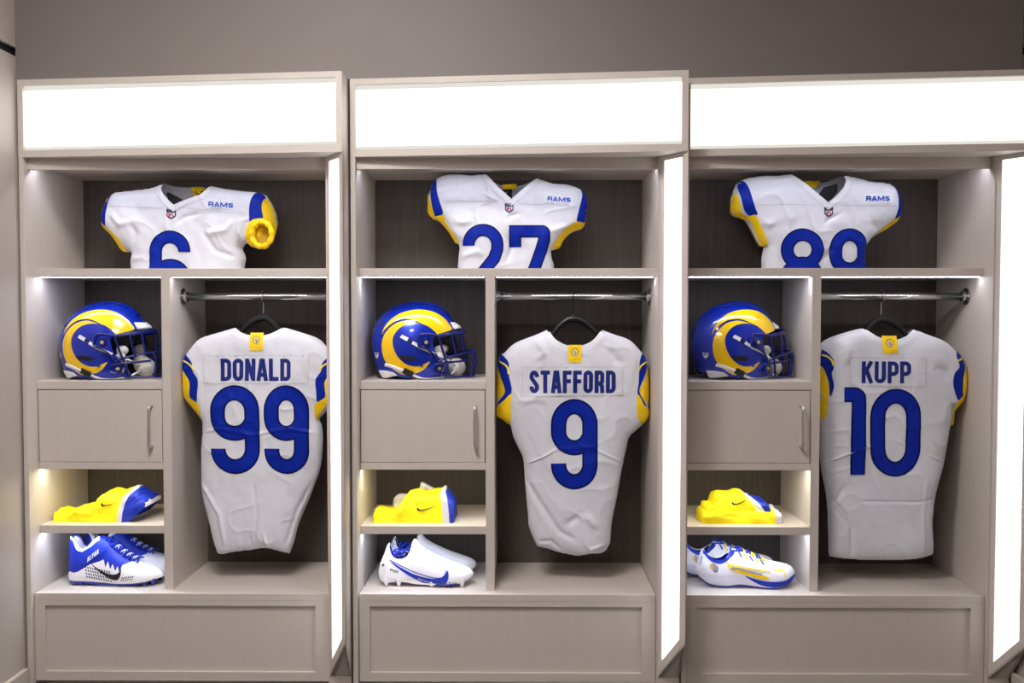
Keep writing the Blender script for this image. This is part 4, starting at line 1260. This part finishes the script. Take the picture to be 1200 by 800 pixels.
helmet0 = build_helmet()
YH = .155
GRP = 'blue and yellow horned helmets on the lockers’ middle shelves'.replace('’', '')
for i, (ox, ref, rz, lab) in enumerate(((56, None, -2, 'blue horned football helmet beside the number 99 jersey, face mask hidden by the divider'),
                                      (422, None, 2, 'blue horned football helmet on middle locker shelf, left of the single 9 jersey'),
                                      (796, None, 6, 'blue horned football helmet on right locker shelf, left of the number 10 jersey'))):
    h = helmet0 if i == 0 else copy_tree(helmet0)
    u = {0: 123.5, 1: 485.8, 2: 858.5}[i]; yh = (.130, YH, YH)[i]; k = (.975, 1, .98)[i]
    p = at(u, 420, yh)
    h.location = (p.x, yh, zHel1 + .0008)
    h.scale = (k, k, .965)
    h.rotation_euler = (0, 0, math.radians(rz))
    tag(h, lab, 'helmet', 'blue horned football helmets on the small shelves')

# ------------------------------------------------------------------ shoes
class Shoe:
    """lofted shoe body traced from the side: stations x with top, bottom, half width and openness"""
    def __init__(s, S, base, tops, bots, wid, opening, p=2.6):
        s.S = S; s.base = base
        s.tx, s.tz = zip(*catmull(tops, 6)); s.bx, s.bz = zip(*catmull(bots, 6))
        s.wx, s.ww = zip(*wid); s.op = opening; s.p = p
        s.x0 = min(s.tx[0], s.bx[0]); s.x1 = max(s.tx[-1], s.bx[-1])

    def T(s, u): return np.interp(u, s.tx, s.tz)
    def B(s, u): return np.interp(u, s.bx, s.bz)

    def W(s, u):
        L = s.x1 - s.x0; a = np.clip((u - s.x0) / (L * .10), 0, 1); b = np.clip((s.x1 - u) / (L * .20), 0, 1)
        return np.interp(u, s.wx, s.ww) * np.sqrt(1 - (1 - a) ** 2 * .97) * np.sqrt(1 - (1 - b) ** 2.2 * .97)

    def g(s, u):
        o0, o1 = s.op; m = np.clip((u - o0) / 14, 0, 1) * np.clip((o1 - u) / 30, 0, 1)
        return m * m * (3 - 2 * m)

    def y(s, u, t):
        w = s.W(u); g = s.g(u)
        yc = (1 - np.clip(t, 0, 1) ** s.p) ** (1 / 2.0); yo = 1 - .42 * np.clip(t, 0, 1) ** 1.6
        return w * (yc * (1 - g) + yo * g) * (.93 + .07 * np.clip(t / .12, 0, 1))

    def XZ(s, u, v): return (u - s.x0) * s.S, (s.base - v) * s.S

    def grid(s, name, m, root, t0=0.0, t1=1.0, nu=70, nv=22, off=0.0, u0=None, u1=None, solid=0.0, sides=(-1, 1), cap=True):
        mb = MB(); u0 = s.x0 if u0 is None else u0; u1 = s.x1 if u1 is None else u1
        us = u0 + (u1 - u0) * (.5 - .5 * np.cos(np.linspace(0, PI, nu)))
        for sd in sides:
            vs = []; fs = []
            for u in us:
                a, b = float(s.B(u)), float(s.T(u))
                f0 = t0(u) if callable(t0) else t0; f1 = t1(u) if callable(t1) else t1
                for k in range(nv):
                    # denser sampling near the top where it closes
                    q = math.sin(k / (nv - 1) * PI / 2); t = f0 + (f1 - f0) * q
                    x, z = s.XZ(u, a + (b - a) * t)
                    vs.append((x, sd * (float(s.y(u, t)) + off), z))
            for i in range(nu - 1):
                for k in range(nv - 1):
                    q = (i * nv + k, (i + 1) * nv + k, (i + 1) * nv + k + 1, i * nv + k + 1)
                    fs.append(q if sd < 0 else q[::-1])
            mb.add(vs, fs)
        o = mesh(name, mb.v, mb.f, m, root, True, local=True)
        bm = bmesh.new(); bm.from_mesh(o.data)
        bmesh.ops.remove_doubles(bm, verts=bm.verts, dist=.0003)
        bmesh.ops.recalc_face_normals(bm, faces=bm.faces); bm.to_mesh(o.data); bm.free()
        if solid:
            so = o.modifiers.new('wall', 'SOLIDIFY'); so.thickness = solid; so.offset = -1 if off >= 0 else 1
        return o

    def surf(s, P, off, sd=-1):
        P = np.asarray(P, float); out = []
        for u, v in P:
            a, b = float(s.B(u)), float(s.T(u)); t = min(max((v - a) / (b - a), 0), .995)
            x, z = s.XZ(u, v if a >= v >= b else (a if v > a else b))
            out.append((x, sd * (float(s.y(u, t)) + off), z + off * .6 * t))
        return out

    def decal(s, poly, name, m, root, off=.0008, h=10, sm_=True):
        V, T, _ = tri_region([catmull(poly, 4, True) if sm_ else poly], h)
        mb = MB()
        for sd in (-1, 1): mb.add(s.surf(V, off, sd), T if sd < 0 else [t[::-1] for t in T])
        near = None
        return mesh(name, s.surf(V, off, -1), T, m, root, True, local=True)

    def line(s, pts, w, name, m, root, off=.001, h=8, smooth=True):
        v, f = ribbon(catmull(pts, 4) if smooth else pts, w, False, h, 2)
        return mesh(name, s.surf(v, off), f, m, root, True, local=True)

    def text(s, txt, x0, x1, z0, z1, name, m, root, slope=0, t=.2, off=.001):
        V, Fc = text_strokes(txt, x0, x1, -z1, -z0, t=t, gap=.14, h=3, na=2)
        V = [(a, -b + slope * (a - x0)) for a, b in V]
        return mesh(name, s.surf(V, off), Fc, m, root, True, local=True)

    def laces(s, rows, root, m, r=.0022, name='lace'):
        """each row: (u, v, half width) crossing the tongue"""
        mb = MB()
        for (u, v, w) in rows:
            x, z = s.XZ(u, v)
            x2, z2 = s.XZ(u + 16, v + 6)
            pts = [(x + (x2 - x) * k / 8 - .0, w * (2 * k / 8 - 1), z + (z2 - z) * k / 8 + .006 * (1 - (2 * k / 8 - 1) ** 2) + .001) for k in range(9)]
            mb.tube(pts, r, 6)
            pts = [(x + .010 - (x2 - x) * k / 8, w * (2 * k / 8 - 1), z - .003 + .006 * (1 - (2 * k / 8 - 1) ** 2) + .001) for k in range(9)]
            mb.tube(pts, r, 6)
        return mb.build(name, m, root, smooth=True, local=True)


def swoosh(u0, v0, u1, v1):
    """tick shape between its heel tip (u0, v0) and toe side (u1, v1)"""
    P = [(0, .0), (.25, .32), (.5, .56), (.75, .66), (.92, .55), (.99, .30), (1.0, .62), (.93, .92), (.80, 1.0), (.62, .90), (.40, .66), (.18, .34)]
    return [(u0 + (u1 - u0) * a, v0 + (v1 - v0) * b) for a, b in P]


def place_pair(sh, near, far_off, labels, group, Y, pxl, ang=0.0, xs=1.0, zs=.92):
    p = at(pxl, 680, Y)
    near.location = (p.x, Y, zBench + .0005); near.rotation_euler = (0, 0, math.radians(ang)); near.scale = (xs, 1, zs)
    f = copy_tree(near); f.location = (p.x + far_off[0], Y + far_off[1], zBench + .0005); f.rotation_euler = (0, 0, math.radians(far_off[2]))
    f.scale = (xs, 1, zs * .96)
    tag(near, labels[0], 'shoe', group); tag(f, labels[1], 'shoe', group)
    return f


YS = .10
SP = (YS + D0) / F
# --- blue and white cleat
s = Shoe(SP / 5.714, 700, [(128, 500), (134, 400), (142, 372), (160, 372), (190, 392), (215, 440), (240, 450), (272, 440), (318, 392), (350, 372), (395, 385), (430, 425), (475, 468), (540, 512), (610, 545), (690, 572), (740, 590), (775, 620), (786, 645)],
         [(128, 640), (150, 664), (300, 668), (450, 680), (600, 676), (720, 660), (786, 648)], [(128, .030), (250, .034), (400, .036), (600, .047), (700, .046), (786, .034)], (138, 345))
r = empty('football_cleat', (0, 0, 0))
up = s.grid('upper', M['shoeb'], r, solid=.0035)
# white lower shell rising to the toe
def t_w(u):
    line = np.interp(u, [128, 150, 220, 300, 370, 398, 412, 428, 446, 462, 482, 496, 514, 526, 560, 600, 660, 786],
                     [634, 622, 602, 552, 530, 516, 572, 528, 582, 545, 596, 560, 604, 556, 545, 532, 520, 500])
    return float(np.clip((line - s.B(u)) / (s.T(u) - s.B(u)), .05, 1))
s.grid('lower_shell', M['shoew'], r, t1=t_w, off=.0016, nv=16, nu=200)
s.decal([(140, 640), (145, 612), (170, 605), (240, 628), (330, 650), (450, 668), (560, 668), (560, 676), (300, 672), (150, 664)], 'midsole_foxing', M['shoew'], r, .003)
s.decal(swoosh(308, 545, 524, 655), 'tick_emblem', M['black'], r, .0030, 6)
dash = []
for i in range(11):
    for j in range(5):
        u = 270 + i * 17 + j * 4; v = 566 + i * 3 + j * 21
        if j < 4: dash.append([(u, v), (u + 4, v + 12)])
for i in range(6):
    dash.append([(537 + i * 15, 634 - i * 2), (533 + i * 15, 644 - i * 2)]); dash.append([(531 + i * 15, 650 - i * 2), (528 + i * 15, 658 - i * 2)])
dv = []; df = []
for q in dash:
    v, f = ribbon(q, 8, False, 6, 2); n = len(dv); dv += v; df += [tuple(k + n for k in g_) for g_ in f]
mesh('dash_print', s.surf(dv, .0026), df, M['crest'], r, True, local=True)
# ankle strap with its lettering
st = s.decal([(202, 520), (235, 480), (300, 440), (360, 400), (395, 405), (420, 440), (400, 470), (355, 500), (300, 548), (240, 560)], 'ankle_strap', M['shoeb'], r, .003)
s.text('ALPHA', 284, 362, 508, 540, 'strap_lettering', M['white'], st, slope=-.75, t=.17, off=.0042)
# throat with white zigzag
s.laces([(460, 448, .015), (500, 481, .017), (540, 505, .018), (580, 525, .019)], r, M['white'], .0022, 'white_lace')
s.laces([(400, 396, .018), (440, 430, .020), (480, 466, .022), (520, 494, .024), (560, 514, .025), (600, 534, .026)], r, M['shoeb'], .0028)
s.line([(146, 378), (160, 380), (186, 400), (208, 450), (240, 462), (275, 450), (322, 402), (352, 384)], 22, 'collar_lining', M['shoew'], r, .0018, 8)
s.grid('insole_lining', M['shoew'], r, t0=.45, t1=.97, u0=150, u1=350, off=-.006, nv=10)
# plate and studs
s.grid('cleat_plate', M['clear'], r, t0=-.07, t1=.045, off=.001, nv=5)
for u, v in ((180, 668), (235, 668), (340, 672), (455, 682), (500, 682), (555, 680), (620, 676), (680, 668), (730, 658)):
    for sd in (-1, 1):
        x, z = s.XZ(u, v); y = sd * float(s.W(u)) * .78
        MB().tube([(x, y, z + .004), (x, y, z - .004), (x, y, .0012)], [.008, .0068, .0042], 10).build('stud', M['clear'], r, local=True)
place_pair(s, r, (.004, .10, 2), ('blue and white cleat with black swoosh, nearer of the high-cut pair in left locker', 'blue and white cleat standing behind its mate in left locker, mostly hidden'), 'blue and white cleats', YS - .035, 60 + 128 / 5.714, 0, .965, .97)

# --- white low cleat
s = Shoe(SP / 5.714, 734, [(78, 640), (92, 580), (118, 510), (138, 450), (150, 440), (160, 468), (172, 512), (200, 538), (240, 540), (276, 520), (296, 470), (306, 420), (320, 404), (340, 420), (370, 460), (440, 505), (520, 548), (600, 582), (660, 606), (700, 630), (712, 652)],
         [(78, 650), (110, 692), (200, 690), (300, 694), (420, 706), (560, 704), (650, 690), (700, 672), (712, 660)], [(78, .029), (200, .032), (350, .034), (560, .046), (640, .045), (712, .032)], (140, 300))
r = empty('football_cleat', (0, 0, 0))
s.grid('upper', M['shoew'], r, solid=.0035)
s.grid('insole_lining', M['shoeb'], r, t0=.5, t1=.99, u0=148, u1=305, off=-.005, nv=10)
s.decal(swoosh(165, 560, 552, 728), 'tick_emblem', M['shoeb'], r, .0014, 8)
s.line([(160, 548), (240, 590), (340, 632), (440, 662), (500, 664), (530, 640), (535, 610)], 6, 'tick_outline', M['shoeb'], r, .0012, 8)
s.line([(350, 672), (430, 700), (500, 715), (530, 708)], 5, 'tick_outline', M['white'], r, .0022, 8)
s.line([(112, 592), (122, 575)], 12, 'heel_print', M['crest'], r, .0012, 6, False)
s.text('FOR', 165, 218, 605, 625, 'heel_lettering', M['crest'], r, slope=.28, off=.0012)
mb = MB()
for k in range(9):
    a = k * .9; x, z = s.XZ(185 + k * 10, 520 - 14 * math.sin(k * 1.7))
    mb.tube(catmull([(x - .012, -.014, z), (x, -.006 + .004 * math.sin(a), z + .012), (x + .010, .006, z + .006), (x + .002, .014, z - .004)], 4), .0026, 6)
mb.build('lace', M['shoeb'], r, smooth=True, local=True)
s.line([(258, 535), (272, 500), (262, 505), (284, 488)], 9, 'lace_tip', M['white'], r, .006, 6, False)
s.grid('cleat_plate', M['shoew'], r, t0=-.06, t1=.05, off=.001, nv=5)
s.grid('arch_plate', M['clear'], r, t0=-.075, t1=.0, u0=470, u1=610, off=.002, nv=5)
for u, v, mm in ((138, 694, 0), (222, 692, 0), (440, 706, 0), (505, 708, 1), (560, 704, 1), (640, 694, 0)):
    for sd in (-1, 1):
        x, z = s.XZ(u, v); y = sd * float(s.W(u)) * .78
        MB().tube([(x, y, z + .006), (x, y, z - .006), (x, y, .0012)], [.0095, .0075, .0045], 10).build('stud', M['clear'] if mm else M['shoew'], r, local=True)
place_pair(s, r, (.004, .10, 2), ('white low-cut cleat with blue swoosh, nearer of the pair in middle locker', 'white low-cut cleat behind its mate in middle locker, only its top visible'), 'white low-cut cleats', YS - .035, 430 + 78 / 5.714, 0)

# --- running shoe
s = Shoe(SP / 5.333, 716, [(82, 600), (98, 540), (112, 492), (122, 478), (134, 482), (150, 505), (180, 530), (215, 540), (250, 530), (280, 500), (300, 474), (325, 466), (360, 476), (420, 502), (480, 534), (540, 552), (600, 564), (650, 578), (680, 598), (690, 622)],
         [(82, 634), (100, 655), (150, 692), (250, 706), (340, 698), (420, 704), (520, 712), (600, 700), (660, 668), (690, 636)], [(82, .032), (200, .036), (350, .038), (540, .049), (620, .047), (690, .034)], (118, 290))
r = empty('running_shoe', (0, 0, 0))
s.grid('upper', M['shoew'], r, solid=.0035)
s.grid('insole_lining', M['shoeb'], r, t0=.5, t1=.97, u0=125, u1=300, off=-.005, nv=10)
s.line([(120, 488), (134, 492), (152, 516), (182, 540), (216, 550), (250, 538), (284, 508), (304, 482)], 22, 'collar_lining', M['shoeb'], r, .0012, 7)
def t_m(u):
    line = np.interp(u, [82, 110, 200, 300, 380, 450, 520, 600, 690], [606, 616, 630, 626, 636, 650, 658, 650, 622])
    return float(np.clip((line - s.B(u)) / (s.T(u) - s.B(u)), .1, 1))
s.grid('midsole', M['soleg'], r, t1=t_m, off=.004, nv=12)
s.grid('outsole', M['clear'], r, t0=-.018, t1=.04, off=.0045, nv=5)
s.decal([(365, 632), (420, 648), (500, 664), (600, 660), (686, 628), (684, 645), (640, 680), (560, 700), (500, 698), (440, 680)], 'forefoot_foam', M['shoeb'], r, .0052, 8)
s.decal([(265, 570), (300, 578), (380, 600), (480, 628), (516, 650), (480, 650), (420, 640), (340, 615), (290, 598)], 'tick_emblem', M['hyel'], r, .0012, 8)
s.line([(260, 556), (340, 575), (430, 590), (520, 605)], 9, 'side_stripe', M['yellowp'], r, .0016, 8)
s.line([(285, 596), (320, 585), (400, 606), (470, 622)], 12, 'side_grey_line', M['silver'], r, .0018, 8)  # silver grey line laid over the yellow tick
s.line([(545, 590), (570, 600), (600, 595), (614, 640)], 8, 'toe_stripe', M['yellowp'], r, .0012, 8)
s.line([(100, 570), (112, 520), (116, 512)], 3, 'heel_stitch', M['crest'], r, .0012, 6)
ld = s.decal([(176, 560), (196, 572), (206, 590), (192, 612), (172, 592)], 'ram_badge', M['silver'], r, .0012, 5)
s.line([(186, 560), (168, 562), (160, 576), (168, 590), (180, 596)], 7, 'horn_mark', M['hyel'], r, .0020, 4)
s.line([(190, 568), (204, 582), (204, 598), (190, 612), (178, 598)], 3, 'badge_outline', M['crest'], r, .0020, 4)
s.laces([(328, 470, .016), (390, 492, .019), (450, 522, .022)], r, M['shoeb'], .0026)
s.laces([(360, 482, .017), (420, 508, .020), (476, 538, .023)], r, M['yellowp'], .0024, 'yellow_lace')
for k in range(5):
    s.line([(335 + k * 34, 478 + k * 16), (352 + k * 34, 516 + k * 12)], 9, 'lace_loop', M['shoeb'] if k % 2 == 0 else M['yellowp'], r, .0032, 6, False)
mb = MB()
x, z = s.XZ(322, 474)
for a in (-1, 1):
    mb.tube(catmull([(x, 0, z + .002), (x + .010 * a, -.014, z + .012), (x + .020 * a, -.022, z + .002), (x + .008, -.012, z - .002)], 5), .0022, 6)
mb.build('lace_bow', M['shoeb'], r, smooth=True, local=True)
place_pair(s, r, (-.036, .105, 0), ('white running shoe with yellow and blue trim, nearer of the pair in right locker', 'white running shoe behind and left of its mate in right locker, heel visible'), 'white running shoes', YS - .035, 800 + 82 / 5.333, 0)


# ------------------------------------------------------------------ folded yellow garments
def loaf(name, root, S, base, tops, Yc, dep, m, b0, b1, seed, amp=.0055, nu=50, nv=30, lift=0.0, orgx=0.0, close0=True, close1=True, off=0.0, bots=None):
    """soft folded cloth: top profile in crop units, boundary functions b0(s), b1(s) along the section"""
    tx, tz = zip(*catmull(tops, 6)); xa, xe = tx[0], tx[-1]
    vs = []; fs = []
    for i in range(nu):
        for k in range(nv):
            q = k / (nv - 1)
            u = b0(q) + (b1(q) - b0(q)) * i / (nu - 1)
            bv_ = float(np.interp(u, bots[0], bots[1])) if bots else base
            zb_ = (base - bv_) * S
            H = (bv_ - float(np.interp(u, tx, tz))) * S
            e0 = min(1, max(0, (u - xa) / 26)); e1 = min(1, max(0, (xe - u) / 20))
            e = math.sqrt(max(0, 1 - (1 - e0) ** 2)) * .9 + .1; e *= math.sqrt(max(0, 1 - (1 - e1) ** 2)) * .9 + .1
            a = PI * q
            cy = -math.cos(a); sy = math.sin(a)
            yy = math.copysign(abs(cy) ** .55, cy) * dep * e; zz = (abs(sy) ** .5) * H * (.4 + .6 * e)
            x = (u - orgx) * S
            n = float(vnoise(np.array(x + 5), np.array(yy * 2 + zz), .035, seed)) + .5 * float(vnoise(np.array(x * 1.0 + 9), np.array(yy + zz * 3), .016, seed + 1))
            w = min(1, zz / .008)
            vs.append((x, yy + (n * amp + off) * math.copysign(1, cy) * w * (abs(cy) > .3), max(lift, zb_ + zz + lift + (n * amp + off) * sy * w)))
    for i in range(nu - 1):
        for k in range(nv - 1):
            fs.append((i * nv + k, (i + 1) * nv + k, (i + 1) * nv + k + 1, i * nv + k + 1))
    if close0: fs.append(tuple(k for k in range(nv)))
    if close1: fs.append(tuple((nu - 1) * nv + k for k in range(nv))[::-1])
    fs.append(tuple(i * nv for i in range(nu))[::-1] + tuple(i * nv + nv - 1 for i in range(nu))) if False else None
    o = mesh(name, [(x, y + Yc, z) for x, y, z in vs], fs, m, root, True, local=True)
    return fixn(o)


def loaf_mark(root, S, base, poly, Yf, m, name, orgx):
    """flat printed tick lying on the sloping front of the cloth"""


GZ = zGar1 + .0006
YG = .10


def garment(px0, sc_, base_v, layers, label, sw, swY):
    p = at(px0, 600, YG)
    r = empty('folded_garment', (p.x, YG, GZ), label, 'clothing', 'folded yellow garments on the lower shelves')
    S = (YG - .05 + D0) / F / sc_
    meshes = []
    for L in layers:
        meshes.append(loaf(L[0], r, S, base_v, L[1], L[6] if len(L) > 6 else 0, L[5] if len(L) > 5 else .062, L[2], L[3], L[4], 100 + len(meshes), orgx=0, lift=L[7] if len(L) > 7 else 0.0, off=L[8] if len(L) > 8 else 0.0, bots=L[9] if len(L) > 9 else None))
    # tick printed on the front, projected on the yellow cloth
    body = meshes[0]
    from mathutils.bvhtree import BVHTree
    bv = BVHTree.FromPolygons([v.co.copy() for v in body.data.vertices], [tuple(q.vertices) for q in body.data.polygons])
    V, T, _ = tri_region([catmull(sw, 4, True)], 4)
    W = []
    for u, v in V:
        x = u * S; z = (base_v - v) * S
        hit = bv.ray_cast(Vector((x, -.3, z * 1.0 - .0)), Vector((0, 1, .02)))
        W.append((x, (hit[0].y if hit[0] else -.05) - .0012, (hit[0].z if hit[0] else z) + .0006))
    mesh('tick_emblem', W, T, M['black'], body, True, local=True)
    return r


lin = lambda a, b: (lambda q: a + (b - a) * min(1, q / .4))
cst = lambda a: (lambda q: a)
hb = ([560, 600, 650, 700, 722], [297, 290, 250, 200, 186])
# left: crop (60, 560, 5.714) with u measured from 60
tA = [(60, 245), (85, 232), (120, 236), (165, 238), (205, 216), (250, 206), (300, 192), (340, 178), (372, 138), (400, 112), (435, 100), (465, 106), (500, 116), (540, 98), (580, 86), (615, 84), (640, 92), (665, 120), (700, 148), (722, 170)]
sw = [(402, 188), (412, 182), (418, 192), (450, 194), (508, 174), (470, 192), (430, 202), (408, 202)]
garment(60, 5.714, 297, [('cloth', tA, M['yellowp'], cst(62), lin(512, 582)), ('white_band', tA, M['white'], lin(512, 582), lin(545, 618)), ('blue_hem', tA, M['shoeb'], lin(545, 618), cst(708), .062, 0, 0.0, 0.0, hb),
                         ('hem_edge', tA, M['white'], cst(706), cst(721), .062, 0, 0.0, 0.0, hb)], 'folded yellow garment with wide blue hem, on the shelf above the high-cut cleats', sw, 0)
# middle: crop (430, 560, 5.714)
tB = [(48, 270), (60, 250), (85, 234), (120, 236), (200, 240), (232, 205), (262, 160), (300, 122), (340, 112), (380, 116), (440, 124), (500, 110), (550, 100), (590, 150), (612, 190), (620, 230)]
tB2 = [(160, 186), (200, 178), (260, 176), (340, 150), (352, 96), (372, 88), (420, 112), (470, 122)]  # profile of the separate white cloth piece behind the yellow one
sw = [(358, 226), (364, 218), (376, 228), (400, 230), (468, 214), (420, 232), (385, 240), (366, 238)]
garment(430, 5.714, 308, [('cloth', tB, M['yellowp'], cst(50), lin(532, 510)), ('white_band', tB, M['white'], lin(532, 510), lin(578, 546)), ('blue_hem', tB, M['shoeb'], lin(578, 546), lin(604, 612)),
                          ('white_cloth', tB2, M['lining'], cst(162), cst(466), .018, .06)], 'folded yellow garment with white band, on the shelf above the low-cut cleats', sw, 0)
# right: crop (800, 560, 5.333)
tC = [(95, 250), (110, 235), (160, 232), (250, 226), (350, 224), (450, 226), (560, 232), (604, 240), (610, 262)]
tC2 = [(118, 200), (140, 190), (175, 186), (190, 140), (215, 122), (250, 124), (285, 128), (330, 122), (370, 118), (400, 140), (440, 156), (500, 172), (530, 190), (552, 225)]
sw = [(292, 192), (300, 186), (306, 194), (330, 194), (386, 170), (350, 194), (318, 204), (298, 204)]
garment(800, 5.333, 304, [('cloth', tC2, M['yellowp'], cst(120), lin(470, 372), .052, .004), ('folded_layer', tC, M['yellowp'], cst(97), lin(560, 556), .064), ('white_band', tC, M['white'], lin(560, 556), lin(600, 600), .064),
                          ('blue_edge', tC, M['crest'], lin(600, 600), lin(607, 607), .064), ('white_band', tC2, M['white'], lin(470, 372), lin(520, 425), .052, .004), ('blue_hem', tC2, M['shoeb'], lin(520, 425), lin(549, 520), .052, .004)],
        'folded yellow garment with diagonal white and blue bands, on the shelf above the running shoes', sw, 0)



# ------------------------------------------------------------------ light
sc = bpy.context.scene
w = bpy.data.worlds.new('world'); sc.world = w; w.use_nodes = True
w.node_tree.nodes['Background'].inputs[0].default_value = (.5, .5, .55, 1)
w.node_tree.nodes['Background'].inputs[1].default_value = 0.05


def ceiling_lamp(x, y, label, sx=.3, sy=.3, m='lamp'):
    r = empty('ceiling_light', (x, y, CEIL), label, 'ceiling light', 'recessed ceiling lights over the aisle')
    f = MB()
    for a, b, c, d in ((-sx, sx, -sy, -sy + .02), (-sx, sx, sy - .02, sy), (-sx, -sx + .02, -sy + .02, sy - .02), (sx - .02, sx, -sy + .02, sy - .02)):
        f.box(a, b, c, d, -.02, 0)
    f.build('frame', M['nickel'], r, local=True)
    MB().box(-sx + .02, sx - .02, -sy + .02, sy - .02, -.012, -.002).build('diffuser', M[m], r, local=True)


ceiling_lamp(-.55, -1.35, 'square recessed ceiling light in front of the lockers', .3, .3)
ceiling_lamp(-.45, -2.7, 'square recessed ceiling light above the camera end of the aisle', .3, .3, 'lamp2')

sc.view_settings.view_transform = 'Standard'
sc.view_settings.look = 'None'
sc.view_settings.gamma = 1
sc.view_settings.use_curve_mapping = False
sc.view_settings.exposure = 0.0
